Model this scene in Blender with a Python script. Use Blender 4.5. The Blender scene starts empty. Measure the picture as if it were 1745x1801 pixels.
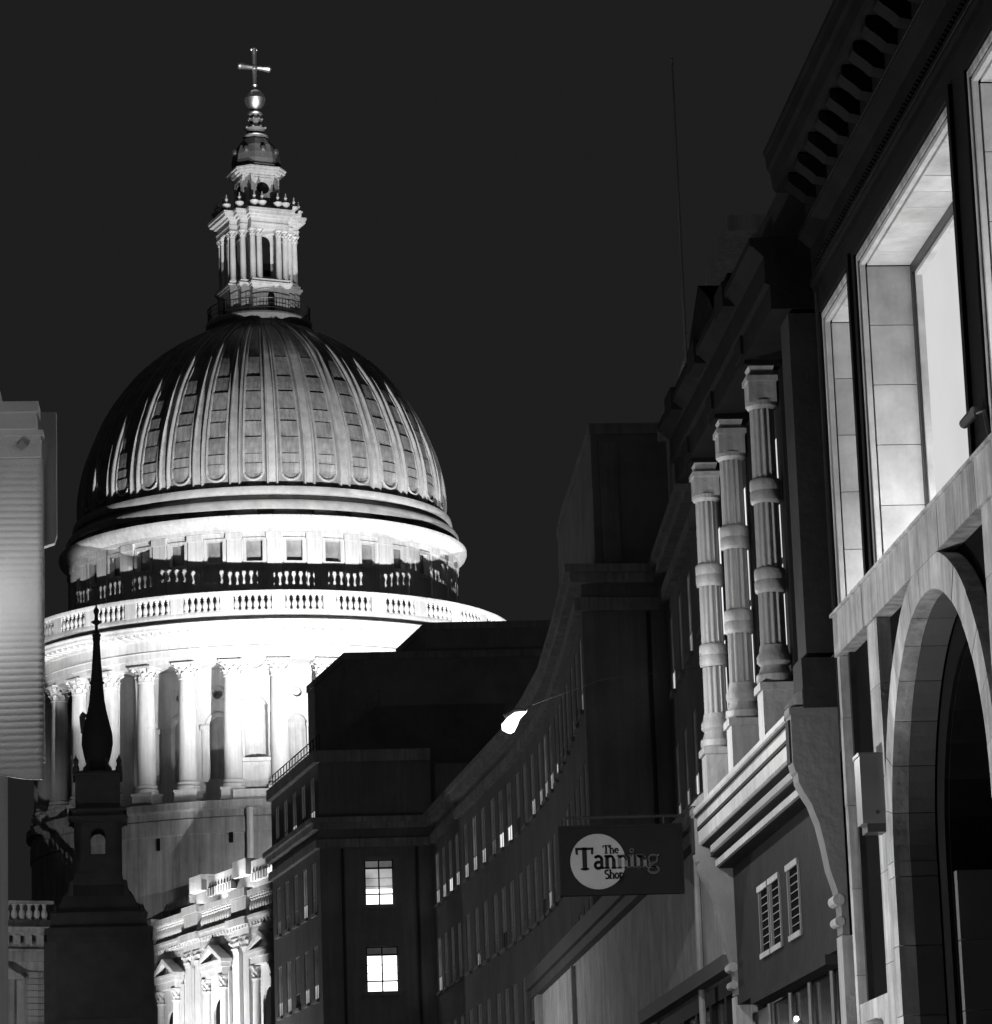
import bpy, bmesh, math, random
from mathutils import Vector, Matrix
from mathutils.geometry import tessellate_polygon
random.seed(7)
PI = math.pi; R = math.radians
sc = bpy.context.scene
C = sc.collection

# ---------------------------------------------------------------- camera, night sky, exposure
cam = bpy.data.objects.new('camera', bpy.data.cameras.new('camera')); C.objects.link(cam)
YAW, PITCH, ROLL = 0.08104, 0.21946, 0.034
f = Vector((math.sin(YAW)*math.cos(PITCH), math.cos(YAW)*math.cos(PITCH), math.sin(PITCH)))
r0 = Vector((math.cos(YAW), -math.sin(YAW), 0)); u0 = r0.cross(f)
r1 = r0*math.cos(ROLL) - u0*math.sin(ROLL); u1 = r1.cross(f)
cam.matrix_world = Matrix(((r1.x, u1.x, -f.x, 0), (r1.y, u1.y, -f.y, 0), (r1.z, u1.z, -f.z, 1.6), (0, 0, 0, 1)))
cam.data.sensor_fit = 'HORIZONTAL'; cam.data.sensor_width = 36; cam.data.lens = 36*6000/1745
cam.data.clip_start = 0.1; cam.data.clip_end = 6000
sc.camera = cam
w = bpy.data.worlds.new('World'); sc.world = w; w.use_nodes = True
w.node_tree.nodes['Background'].inputs[0].default_value = (1, 1, 1, 1)
w.node_tree.nodes['Background'].inputs[1].default_value = 0.0128      # even urban night sky glow
sc.view_settings.view_transform = 'Standard'; sc.view_settings.look = 'None'
sc.view_settings.exposure = 0; sc.view_settings.gamma = 1; sc.view_settings.use_curve_mapping = False
sc.render.engine = 'CYCLES'; sc.cycles.use_denoising = True
sc.cycles.max_bounces = 6; sc.cycles.diffuse_bounces = 3; sc.cycles.glossy_bounces = 3
sc.cycles.caustics_reflective = False; sc.cycles.caustics_refractive = False
sc.cycles.sample_clamp_indirect = 4

# ---------------------------------------------------------------- materials (monochrome place: greys only)
def mat(name, v, rough=0.8, var=0.25, scale=1.0, bump=0.0, metal=0.0, streak=0.0, spec=0.5, fine=0.0, streak_scale=1.0):
    m = bpy.data.materials.new(name); m.use_nodes = True
    nt = m.node_tree; b = nt.nodes['Principled BSDF']; L = nt.links
    b.inputs['Roughness'].default_value = rough; b.inputs['Metallic'].default_value = metal
    b.inputs['Specular IOR Level'].default_value = spec
    tc = nt.nodes.new('ShaderNodeTexCoord')
    n = nt.nodes.new('ShaderNodeTexNoise'); n.inputs['Scale'].default_value = scale; n.inputs['Detail'].default_value = 6
    n.inputs['Roughness'].default_value = 0.65
    L.new(tc.outputs['Object'], n.inputs['Vector'])
    mr = nt.nodes.new('ShaderNodeMapRange'); mr.inputs['From Min'].default_value = 0.25; mr.inputs['From Max'].default_value = 0.75
    mr.inputs['To Min'].default_value = v*(1-var); mr.inputs['To Max'].default_value = v*(1+var)
    L.new(n.outputs['Fac'], mr.inputs['Value']); out = mr.outputs['Result']
    oi = nt.nodes.new('ShaderNodeObjectInfo')               # each piece of stone a touch different
    o2 = nt.nodes.new('ShaderNodeMapRange'); o2.inputs['To Min'].default_value = 1-0.35*var; o2.inputs['To Max'].default_value = 1+0.35*var
    L.new(oi.outputs['Random'], o2.inputs['Value'])
    mu = nt.nodes.new('ShaderNodeMath'); mu.operation = 'MULTIPLY'; L.new(out, mu.inputs[0]); L.new(o2.outputs['Result'], mu.inputs[1]); out = mu.outputs[0]
    if streak:
        mp = nt.nodes.new('ShaderNodeMapping'); mp.inputs['Scale'].default_value = (3.2*streak_scale, 3.2*streak_scale, 0.16*streak_scale)
        L.new(tc.outputs['Object'], mp.inputs['Vector'])
        n2 = nt.nodes.new('ShaderNodeTexNoise'); n2.inputs['Scale'].default_value = 1.6; n2.inputs['Detail'].default_value = 7; n2.inputs['Roughness'].default_value = 0.7
        L.new(mp.outputs['Vector'], n2.inputs['Vector'])
        m2 = nt.nodes.new('ShaderNodeMapRange'); m2.inputs['From Min'].default_value = 0.36; m2.inputs['From Max'].default_value = 0.62
        m2.inputs['To Min'].default_value = 1-streak; m2.inputs['To Max'].default_value = 1.0
        L.new(n2.outputs['Fac'], m2.inputs['Value'])
        mu2 = nt.nodes.new('ShaderNodeMath'); mu2.operation = 'MULTIPLY'; L.new(out, mu2.inputs[0]); L.new(m2.outputs['Result'], mu2.inputs[1]); out = mu2.outputs[0]
    cc = nt.nodes.new('ShaderNodeCombineColor')
    for i in range(3): L.new(out, cc.inputs[i])
    L.new(cc.outputs['Color'], b.inputs['Base Color'])
    if bump:
        n3 = nt.nodes.new('ShaderNodeTexNoise'); n3.inputs['Scale'].default_value = fine or scale*8; n3.inputs['Detail'].default_value = 5
        L.new(tc.outputs['Object'], n3.inputs['Vector'])
        bp = nt.nodes.new('ShaderNodeBump'); bp.inputs['Strength'].default_value = bump; bp.inputs['Distance'].default_value = 0.05
        L.new(n3.outputs['Fac'], bp.inputs['Height']); L.new(bp.outputs['Normal'], b.inputs['Normal'])
    return m

def glow(name, s, var=0.0, scale=1.0):
    m = bpy.data.materials.new(name); m.use_nodes = True
    nt = m.node_tree; nt.nodes.clear(); L = nt.links
    o = nt.nodes.new('ShaderNodeOutputMaterial'); e = nt.nodes.new('ShaderNodeEmission')
    e.inputs['Color'].default_value = (1, 1, 1, 1); e.inputs['Strength'].default_value = s
    if var:
        tc = nt.nodes.new('ShaderNodeTexCoord'); n = nt.nodes.new('ShaderNodeTexNoise'); n.inputs['Scale'].default_value = scale; n.inputs['Detail'].default_value = 3
        L.new(tc.outputs['Object'], n.inputs['Vector'])
        mr = nt.nodes.new('ShaderNodeMapRange'); mr.inputs['From Min'].default_value = 0.3; mr.inputs['From Max'].default_value = 0.7
        mr.inputs['To Min'].default_value = s*(1-var); mr.inputs['To Max'].default_value = s*(1+var)
        L.new(n.outputs['Fac'], mr.inputs['Value']); L.new(mr.outputs['Result'], e.inputs['Strength'])
    L.new(e.outputs[0], o.inputs[0]); return m

M = dict(
    portland=mat('portland_stone', 0.55, 0.85, 0.18, 0.5, 0.5, fine=3.0, streak=0.25, streak_scale=0.5),
    portland_dim=mat('dimmed_portland_stone', 0.40, 0.9, 0.3, 0.35, 0.6, fine=2.0, streak=0.45, streak_scale=0.35),  # streaked copy of portland, darkened where less floodlight falls
    lead=mat('weathered_lead', 0.27, 0.55, 0.4, 0.8, 0.5, fine=2.5, streak=0.45, streak_scale=0.8, spec=0.12),
    lead_rib=mat('lead_rib', 0.36, 0.5, 0.3, 0.8, 0.4, fine=3.0, spec=0.15),
    lead_dark=mat('dark_lead', 0.16, 0.6, 0.3, 0.6, 0.4),
    gilt=mat('gilded_metal', 0.85, 0.4, 0.12, 2.0, 0.1, metal=1.0),
    void=mat('interior_and_shade_black', 0.012, 0.95, 0.2, 1.0, spec=0.0),
    glass_dark=mat('dark_window_glass', 0.035, 0.12, 0.3, 0.6, 0.03),
    attic_glass=mat('dusty_leaded_glass', 0.2, 0.5, 0.6, 0.6, 0.2, fine=2.0),
    sooty=mat('sooty_stone', 0.32, 0.9, 0.3, 0.5, 0.5, fine=3.0),
    brick=mat('grimy_stone_facing', 0.33, 0.9, 0.25, 0.4, 0.6, fine=8.0, streak=0.2),
    trim=mat('grimy_stone_trim', 0.5, 0.85, 0.3, 0.8, 0.4, fine=5.0, streak=0.4),
    reveal=mat('painted_window_frame', 0.6, 0.8, 0.2, 2.0),
    slate=mat('lead_roofing', 0.36, 0.7, 0.3, 0.6, 0.4),
    limestone=mat('pale_limestone', 0.54, 0.85, 0.4, 2.4, 0.1, fine=18.0, streak=0.5, streak_scale=1.1),
    limestone_clean=mat('clean_limestone', 0.62, 0.85, 0.32, 2.2, 0.06, fine=22.0, streak=0.12, streak_scale=0.8),
    granite=mat('darkened_granite', 0.016, 0.42, 0.35, 2.5, 0.03, fine=20.0, spec=0.08),  # dark stone, deepened to stand in for the unlit upper front
    bronze=mat('dark_bronze_frame', 0.06, 0.4, 0.3, 3.0, 0.1, metal=0.6),
    painted=mat('painted_stucco', 0.42, 0.55, 0.2, 1.4, 0.25, fine=12.0, streak=0.3, streak_scale=1.4),
    painted_dark=mat('dark_paint_and_shade', 0.026, 0.75, 0.3, 2.0, 0.15, fine=10.0, spec=0.08),
    render=mat('stained_pale_render', 0.50, 0.9, 0.35, 1.3, 0.4, fine=14.0, streak=0.3, streak_scale=0.6),
    coping=mat('dark_coping', 0.07, 0.8, 0.3, 1.0, 0.3),
    metal=mat('dark_painted_metal', 0.05, 0.45, 0.2, 3.0),
    grey_metal=mat('grey_painted_metal', 0.20, 0.45, 0.15, 3.0),
    cloth=mat('pale_banner_cloth', 0.52, 0.75, 0.18, 1.2, 0.15, fine=40.0),
    cloth_dark=mat('grey_banner_cloth', 0.3, 0.8, 0.2, 2.0),
    sign_black=mat('sign_board_black', 0.02, 0.75, 0.2, 2.0, spec=0.1),
    sign_white=mat('sign_disc_white', 0.38, 0.55, 0.1, 3.0),
    sign_grey=mat('sign_letter_grey', 0.13, 0.5, 0.2, 6.0),
    asphalt=mat('asphalt', 0.05, 0.9, 0.3, 2.0, 0.4),
    paving=mat('paving_stone', 0.25, 0.85, 0.2, 1.5, 0.3),
    win_bright=glow('lit_window_bright', 1.0, 0.08, 1.5),
    win_white=glow('lit_office_white', 2.2),
    win_mid=glow('lit_office_dim', 0.42, 0.5, 0.8),
    win_low=glow('lit_office_faint', 0.10, 0.6, 0.8),
    win_glimmer=glow('office_pane_glimmer', 0.04, 0.6, 0.8), win_faint=glow('added_pane_glow', 0.042, 0.5, 0.5),  # weak glow added to unlit office panes so they show pale
    lamp=glow('lamp_glow', 3.5),
    lamp_soft=glow('lamp_glow_soft', 4.0),
)

# ---------------------------------------------------------------- mesh helpers
class MB:
    def __init__(s): s.v = []; s.f = []
    def add(s, vs, fs):
        o = len(s.v); s.v += [tuple(p) for p in vs]; s.f += [tuple(o+i for i in q) for q in fs]; return s
    def box(s, x0, x1, y0, y1, z0, z1):
        if x0 > x1: x0, x1 = x1, x0
        if y0 > y1: y0, y1 = y1, y0
        if z0 > z1: z0, z1 = z1, z0
        return s.add([(x0,y0,z0),(x1,y0,z0),(x1,y1,z0),(x0,y1,z0),(x0,y0,z1),(x1,y0,z1),(x1,y1,z1),(x0,y1,z1)],
                     [(3,2,1,0),(4,5,6,7),(0,1,5,4),(1,2,6,5),(2,3,7,6),(3,0,4,7)])
    def lathe(s, prof, n=24, a0=0.0, a1=2*PI, cx=0, cy=0, z0=0):
        full = abs(a1-a0-2*PI) < 1e-6; m = n if full else n+1
        vs = []; fs = []
        for i in range(m):
            a = a0+(a1-a0)*i/n
            for r, z in prof: vs.append((cx+r*math.cos(a), cy+r*math.sin(a), z0+z))
        k = len(prof)
        for i in range(n):
            j = (i+1) % m
            for q in range(k-1): fs.append((i*k+q, j*k+q, j*k+q+1, i*k+q+1))
        return s.add(vs, fs)
    def tube(s, pts, r, n=8, cap=True):
        pts = [Vector(p) for p in pts]; rr = r if isinstance(r, (list, tuple)) else [r]*len(pts)
        vs = []; fs = []
        for i, p in enumerate(pts):
            t = (pts[min(i+1, len(pts)-1)]-pts[max(i-1, 0)]).normalized()
            a = Vector((0,0,1)) if abs(t.z) < .9 else Vector((1,0,0))
            x = t.cross(a).normalized(); y = t.cross(x)
            for k in range(n):
                g = 2*PI*k/n; vs.append(p+x*(rr[i]*math.cos(g))+y*(rr[i]*math.sin(g)))
        for i in range(len(pts)-1):
            for k in range(n):
                fs.append((i*n+k, i*n+(k+1) % n, (i+1)*n+(k+1) % n, (i+1)*n+k))
        if cap:
            fs.append(tuple(range(n-1, -1, -1))); fs.append(tuple((len(pts)-1)*n+k for k in range(n)))
        return s.add(vs, fs)
    def plate(s, loops, mp, d0, d1):
        """flat plate with holes: loops of (u,v), the first the outline; mp(u,v,d) -> xyz; d0 front, d1 back"""
        tri = tessellate_polygon([[Vector((u, v, 0)) for u, v in lp] for lp in loops])
        flat = [p for lp in loops for p in lp]; n = len(flat)
        vs = [mp(u, v, d0) for u, v in flat]+[mp(u, v, d1) for u, v in flat]
        fs = [tuple(t) for t in tri]+[tuple(n+i for i in reversed(t)) for t in tri]
        o = 0
        for lp in loops:
            k = len(lp)
            for i in range(k):
                j = (i+1) % k; fs.append((o+i, o+j, n+o+j, n+o+i))
            o += k
        return s.add(vs, fs)
    def prism(s, poly, mp, d0, d1): return s.plate([poly], mp, d0, d1)
    def mesh(s, name, smooth=False):
        me = bpy.data.meshes.new(name); me.from_pydata(s.v, [], s.f)
        bm = bmesh.new(); bm.from_mesh(me); bmesh.ops.recalc_face_normals(bm, faces=bm.faces); bm.to_mesh(me); bm.free()
        if smooth:
            me.polygons.foreach_set('use_smooth', [True]*len(me.polygons)); me.set_sharp_from_angle(angle=R(38))
        me.update(); return me

def thing(name, label, cat, loc=(0,0,0), rz=0.0, group=None):
    o = bpy.data.objects.new(name, None); C.objects.link(o); o.location = loc; o.rotation_euler = (0,0,rz)
    o.empty_display_size = 0.3; o['label'] = label; o['category'] = cat
    if group: o['group'] = group
    return o
def minv(o): return (Matrix.Translation(o.location) @ Matrix.Rotation(o.rotation_euler.z, 4, 'Z')).inverted()
def part(name, me, m, parent, mw=None, local=True, label=None):
    """one mesh object; local=True: mesh in the root's own frame; local=False: mesh in world metres, parented in place"""
    if isinstance(me, MB): me = me.mesh(name)
    if not me.materials: me.materials.append(M[m])
    o = bpy.data.objects.new(name, me); C.objects.link(o); o.parent = parent
    if not local:
        root = parent
        while root.parent: root = root.parent
        if parent.parent is None: o.matrix_parent_inverse = minv(root)
    if mw is not None: o.matrix_basis = mw
    if label: o['label'] = label
    return o
def solo(name, me, m, label, cat, group=None, kind=None):
    if isinstance(me, MB): me = me.mesh(name)
    me.materials.append(M[m]); o = bpy.data.objects.new(name, me); C.objects.link(o)
    if label: o['label'] = label
    if cat: o['category'] = cat
    if group: o['group'] = group
    if kind: o['kind'] = kind
    return o
def rot(a, r=0.0, z=0.0): return Matrix.Rotation(a, 4, 'Z') @ Matrix.Translation((r, 0, z))
def spot(root, loc, aim, power, size, blend=0.3, radius=0.25, world=True):
    l = bpy.data.lights.new('lamp_light', 'SPOT'); l.energy = power; l.spot_size = size; l.spot_blend = blend; l.shadow_soft_size = radius
    o = bpy.data.objects.new('lamp_light', l); C.objects.link(o)
    d = (Vector(aim)-Vector(loc)).normalized()
    o.matrix_world = Matrix.Translation(loc) @ d.to_track_quat('-Z', 'Y').to_matrix().to_4x4()
    o.parent = root; o.matrix_parent_inverse = minv(root); return o
def point(root, loc, power, radius=0.12):
    l = bpy.data.lights.new('lamp_light', 'POINT'); l.energy = power; l.shadow_soft_size = radius
    o = bpy.data.objects.new('lamp_light', l); C.objects.link(o); o.location = loc
    o.parent = root; o.matrix_parent_inverse = minv(root); return o
def arc(cu, cv, r, a0, a1, n): return [(cu+r*math.cos(a0+(a1-a0)*i/n), cv+r*math.sin(a0+(a1-a0)*i/n)) for i in range(n+1)]
def rect(u0, u1, v0, v1): return [(u0,v0),(u1,v0),(u1,v1),(u0,v1)]
def arch_loop(cu, r, zb, zs, n=16): return [(cu-r,zb),(cu+r,zb)]+arc(cu, zs, r, 0, PI, n)

# ---------------------------------------------------------------- ground
g = MB().add([(-3000,-3000,0),(3000,-3000,0),(3000,3000,0),(-3000,3000,0)], [(0,1,2,3)])
solo('ground', g, 'paving', None, None, kind='structure')
solo('road', MB().add([(-2.2,-40,.004),(3.4,-40,.004),(3.4,88,.004),(-2.2,88,.004)], [(0,1,2,3)]), 'asphalt', None, None, kind='structure')
pv = MB().box(3.4,5.5,-40,88,.0,.12); solo('pavement', pv, 'paving', None, None, kind='structure')
solo('pavement', MB().box(-2.85,-2.2,-40,88,.0,.12), 'paving', None, None, kind='structure')
# brightness of the lamps (watts) and aims in the cathedral's own frame
M['win_upper'] = glow('lit_upper_window', 0.9, 0.3, 1.0)
M['win_big'] = glow('lit_big_window', 0.68, 0.06, 0.6)
M['shaded_lime'] = mat('shaded_porch_limestone', 0.11, 0.8, 0.2, 1.5, 0.06)  # limestone darkened to stand in for shade inside the arch
LBAN = 25
M['console'] = mat('grey_painted_stucco', 0.17, 0.7, 0.25, 1.4, 0.2, fine=12.0, spec=0.2)
M['soot'] = mat('unlit_dark_stone', 0.009, 0.85, 0.4, 2.0, 0.1, fine=12.0, spec=0.03)  # near-black tone stands in for the unlit cornice and skyline
M['glint_strip'] = mat('glint_metal', 0.5, 0.22, 0.3, 6.0, 0.1, metal=1.0, fine=30.0)
LHANG = 420
LSILL = 45
k_ = 1000
FLOODS = [
    ((59, -11, 30.5), 'cathedral floodlight on the choir roof', [((0,0,60), 285*k_, 60, .15)], 3),
    ((34, 47, 18), 'cathedral floodlight on a mast north of the choir', [((0,4,65), 200*k_, 30, .2)], 18),
    ((100, -14, 20), 'cathedral floodlight on a tall mast east of the choir', [((0,0,95.5), 250*k_, 7, .2), ((0,0,108.5), 480*k_, 3.6, .3)], 20),
    ((44, -31, 5), 'cathedral floodlight at the foot of the choir wall', [((38,-17,20), 44*k_, 56, .35)], 5),
    ((35, -30, 5), 'cathedral floodlight on the lawn beside the choir', [((33,-17,18), 32*k_, 56, .35)], 5),
    ((22, -15.5, 28.4), 'added fill floodlight in the choir gutter, nearest the drum', [((23.8,-14.3,32.4), 3.4*k_, 86, .3)], .8),  # gutter fills added to light the parapet strip
    ((28, -15.5, 28.4), 'added fill floodlight in the choir gutter, second from the drum', [((29.8,-14.3,32.4), 3.4*k_, 86, .3)], .8),
    ((34, -15.5, 28.4), 'added fill floodlight in the choir gutter, third from the drum', [((35.8,-14.3,32.4), 3.4*k_, 86, .3)], .8),
    ((40, -15.5, 28.4), 'added fill floodlight in the choir gutter, fourth from the drum', [((41.8,-14.3,32.4), 3.4*k_, 86, .3)], .8),
    ((31, -7, 33.2), 'added fill floodlight behind the clerestory parapet', [((17,-11,37), 3.6*k_, 110, .8)], 2),  # fill added to even out the light on the drum base
    ((28, -52, 27), 'cathedral floodlight on a mast beside the transept', [((0,-9,62), 85*k_, 15, .4)], 27),
    ((52, -60, 6), 'cathedral floodlight facing the transept', [((14,-26,27), 26*k_, 22, .5)], 6),
]
# ---------------------------------------------------------------- cathedral (own frame: x east, y north, origin under the dome)
CX, CY, CRZ = 3.2807, 296.982, -1.23278
cath = thing('cathedral', 'floodlit domed stone cathedral with colonnaded drum, lantern and gilt cross', 'cathedral', (CX, CY, 0), CRZ)
cw = Matrix.Translation((CX, CY, 0)) @ Matrix.Rotation(CRZ, 4, 'Z')
def W(p): return tuple(cw @ Vector(p))
BAY = R(11.25); K = range(-9, 10)
def ba(k): return R(-22.5)+BAY*k
SEG = 128

# drum base below the colonnade
db = part('drum_base', MB().lathe([(20.5,18),(20.5,37.2),(20.62,37.3),(20.62,38.5),(20.5,38.6),(20.5,39.1),(20.95,39.3),(20.95,39.87),(16.0,39.87)], SEG).mesh('drum_base', True), 'portland_dim', cath)
sl = MB().box(20.4,20.56,-.16,.16,-.5,.5).mesh('slit_window')
for a, z in ((-28.5,36.9),(-16.2,37.0),(-46,36.6),(-19.5,34.0)): part('slit_window', sl, 'void', db, rot(R(a), 0, z))
pipe = MB().tube([(20.68,0,30),(20.68,0,39.2)], .3, 8).mesh('rain_pipe', True)
part('rain_pipe', pipe, 'portland', db, rot(R(-24.2)))

# colonnade
per = part('colonnade', MB().lathe([(16.9,51.5),(20.2,51.5),(20.2,52.0),(20.32,52.05),(20.32,52.55),(20.45,52.62),(20.3,52.72),(20.3,53.55),(20.45,53.62),(20.5,53.8),(21.7,54.02),(21.85,54.12),(21.85,54.3),(22.05,54.42),(22.05,54.5),(20.9,54.55),(20.9,55.0),(16.9,55.0)], SEG).mesh('entablature', True), 'portland', cath)
colp = [(.98,0),(1.0,.12),(.98,.3),(.86,.36),(.82,.46),(.92,.55),(.9,.66),(.8,.72),(.775,.85),(.78,3.5),(.74,6.5),(.68,9.0),(.66,9.15),(.74,9.2),(.74,9.3),(.66,9.36)]
shaft = MB().lathe(colp, 24).mesh('column', True)
def capital(h, r, rt, n=8):
    m = MB().lathe([(r*.95,0),(r*1.02,h*.4),(r*1.2,h*.75),(rt*.98,h*.86),(rt*.98,h*.88)], 16)
    for row, (zz, rr, hh, off) in enumerate(((0.0, r*1.02, h*.42, 0), (h*.22, r*1.06, h*.46, .5))):
        for i in range(n):
            a = 2*PI*(i+off)/n; c, s = math.cos(a), math.sin(a); tw = r*.36
            def P(q, dr, z): return ((rr+dr)*c-q*s, (rr+dr)*s+q*c, z)
            m.add([P(-tw,-.03,zz),P(tw,-.03,zz),P(tw*.9,.06,zz+hh*.6),P(-tw*.9,.06,zz+hh*.6),P(0,.24*r+.05,zz+hh*.85),P(0,.34*r+.05,zz+hh*.72)],
                  [(0,1,2,3),(3,2,4),(2,5,4),(3,4,5)])
    for i in range(4):          # corner volutes
        a = PI/4+PI/2*i; m.tube([(r*math.cos(a), r*math.sin(a), h*.55),(rt*1.18*math.cos(a), rt*1.18*math.sin(a), h*.84)], [r*.14, r*.24], 6)
    m.box(-rt*1.02, rt*1.02, -rt*1.02, rt*1.02, h*.88, h)
    return m
cap = capital(1.2, .7, .98).mesh('capital')
ped = MB().box(-.95,.85,-1.02,1.02,0,.25).box(-.88,.78,-.95,.95,.25,.95).box(-.95,.85,-1.02,1.02,.95,1.13).mesh('pedestal')
for k in range(-9, 11):
    a = ba(k)-BAY/2
    c = part('column', shaft, 'portland', cath, rot(a, 19.5, 41.0)); 
    part('capital', cap, 'portland', c, Matrix.Translation((0,0,9.33)))
    part('pedestal', ped, 'portland', c, Matrix.Translation((0,0,-1.125)))
mod = MB().box(-.6,.45,-.2,.2,-.16,.12).mesh('modillion')
nm = 168
for i in range(nm):
    a = 2*PI*i/nm
    d = (a-R(-20)+PI) % (2*PI)-PI
    if abs(d) < R(100): part('modillion', mod, 'portland', per, rot(a, 21.1, 53.93))
# inner drum wall, one facet to a bay: an open bay has an arched window, every fourth bay a niche block
hw = 16.85*math.tan(BAY/2)+.02
mpi = lambda rr: (lambda u, v, d: (rr-d, u, v))
circ = lambda cu, cv, r, n=20: arc(cu, cv, r, 0, 2*PI, n)[:-1]
openb = MB().plate([rect(-hw,hw,39.87,51.55), arch_loop(0,.78,42.2,46.7,14), circ(0,49.3,.42)], mpi(16.85), 0, .6).mesh('inner_wall')
arcv = MB().plate([arch_loop(0,1.06,46.4,46.7,18), arch_loop(0,.8,46.38,46.7,18)[0:2][::1]+arc(0,46.7,.8,0,PI,18)], mpi(17.0), 0, .2)
def archivolt(r0_, r1_, zs, mp, d0, d1, n=18):
    lp = arc(0, zs, r1_, 0, PI, n)+arc(0, zs, r0_, PI, 0, n)
    return MB().plate([lp], mp, d0, d1)
av_in = archivolt(.8, 1.05, 46.7, mpi(16.95), 0, .15).mesh('archivolt')
imp = MB().box(16.8,17.08,-1.5,-.72,46.3,46.72).box(16.8,17.08,.72,1.5,46.3,46.72).box(16.8,16.97,-1.35,-.86,39.9,46.3).box(16.8,16.97,.86,1.35,39.9,46.3).mesh('impost')
roundm = MB().plate([circ(0,49.3,.62), circ(0,49.3,.43)], mpi(16.93), 0, .12).mesh('oculus_surround')
panein = MB().box(16.3,16.34,-1.0,1.0,42,50).mesh('window_pane')
nhw = 1.93
nb_wall = MB().plate([rect(-nhw,nhw,39.87,51.5), arch_loop(0,.98,43.45,47.6,18)], mpi(19.3), 0, .35)
nb_wall.box(16.8,19.28,-nhw,-nhw+.35,39.87,51.5).box(16.8,19.28,nhw-.35,nhw,39.87,51.5)
nb_wall = nb_wall.mesh('niche_wall')
cone = MB()
for i in range(12):             # curved back of the niche and its shell head
    t0, t1 = PI*i/12, PI*(i+1)/12
    P = lambda t, z, s=1.0: (19.02-.98*s*math.sin(t), .98*s*math.cos(t), z)
    cone.add([P(t0,43.4),P(t1,43.4),P(t1,47.6),P(t0,47.6)], [(0,1,2,3)])
    for j in range(5):
        e0, e1 = PI/2*j/5, PI/2*(j+1)/5
        q = lambda t, e: (19.02-.98*math.cos(e)*math.sin(t)*(1-.05*(i % 2)), .98*math.cos(e)*math.cos(t), 47.6+.98*math.sin(e))
        cone.add([q(t0,e0),q(t1,e0),q(t1,e1),q(t0,e1)], [(0,1,2,3)])
cone = cone.mesh('niche')
ledge = MB().box(18.4,19.62,-1.15,1.15,43.15,43.45).mesh('ledge')
dado = MB().plate([rect(-1.35,1.35,41.1,43.1), rect(-1.05,1.05,41.4,42.85)], mpi(19.42), 0, .12).mesh('dado_panel')
plin = MB().box(19.0,20.5,-1.95,1.95,39.87,40.75).mesh('plinth')
av_n = archivolt(1.0, 1.32, 47.6, mpi(19.42), 0, .15).mesh('archivolt')
imp_n = MB().box(19.2,19.5,-1.5,-.98,47.2,47.6).box(19.2,19.5,.98,1.5,47.2,47.6).box(19.2,19.4,-1.42,-1.05,43.5,47.2).box(19.2,19.4,1.05,1.42,43.5,47.2).mesh('impost')
tab = MB().plate([rect(-.95,.95,49.35,50.25), rect(-.75,.75,49.5,50.1)], mpi(19.42), 0, .12).mesh('tablet')
fest = MB()
for i in range(9):
    t = i/8; u = -.85+1.7*t; z = 51.15-.42*math.sin(PI*t); fest.add(*(lambda b: (b.v, b.f))(MB().lathe([(0,-.2),(.17,-.1),(.2,.05),(.1,.2),(0,.22)], 6, cx=19.36, cy=u, z0=z)))
for s in (-1, 1): fest.box(19.3,19.52,s*.95-.14,s*.95+.14,50.6,51.4)
fest = fest.mesh('festoon')
for k in K:
    r_ = rot(ba(k))
    wl = part('inner_wall', openb, 'portland', cath, r_)
    if k % 4:
        part('archivolt', av_in, 'portland', wl); part('impost', imp, 'portland', wl); part('oculus_surround', roundm, 'portland', wl); part('window_pane', panein, 'portland_dim', wl)
    else:
        nb = part('niche_wall', nb_wall, 'portland', cath, r_)
        for nme, me in (('niche',cone),('ledge',ledge),('dado_panel',dado),('plinth',plin),('archivolt',av_n),('impost',imp_n),('tablet',tab),('festoon',fest)): part(nme, me, 'portland', nb)

# stone gallery
gal = part('stone_gallery', MB().lathe([(20.8,54.98),(21.75,54.98),(21.77,55.12),(21.65,55.38),(21.33,55.38),(21.33,55.0)], SEG).mesh('gallery_base', True), 'portland', cath)
part('handrail', MB().lathe([(21.25,56.62),(21.75,56.62),(21.83,56.74),(21.83,56.95),(21.7,57.02),(21.3,57.02),(21.25,56.62)], SEG).mesh('handrail', True), 'portland', gal)
part('deck', MB().lathe([(21.4,55.03),(16.9,55.03)], SEG).mesh('deck'), 'portland_dim', gal)
balp = [(.2,0),(.2,.12),(.13,.16),(.2,.3),(.235,.48),(.19,.68),(.11,.84),(.1,.9),(.15,.97),(.15,1.02),(.1,1.06),(.2,1.14),(.2,1.26)]
balm = MB().lathe(balp, 8).mesh('baluster', True)
gp = MB().box(21.27,21.73,-.54,.54,55.36,56.64).mesh('pedestal')
for k in range(-9, 11):
    part('pedestal', gp, 'portland', gal, rot(ba(k)-BAY/2))
    if k < 10:
        for i in range(6): part('baluster', balm, 'portland', gal, rot(ba(k)+R(1.42)*(i-2.5), 21.52, 55.37))

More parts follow.
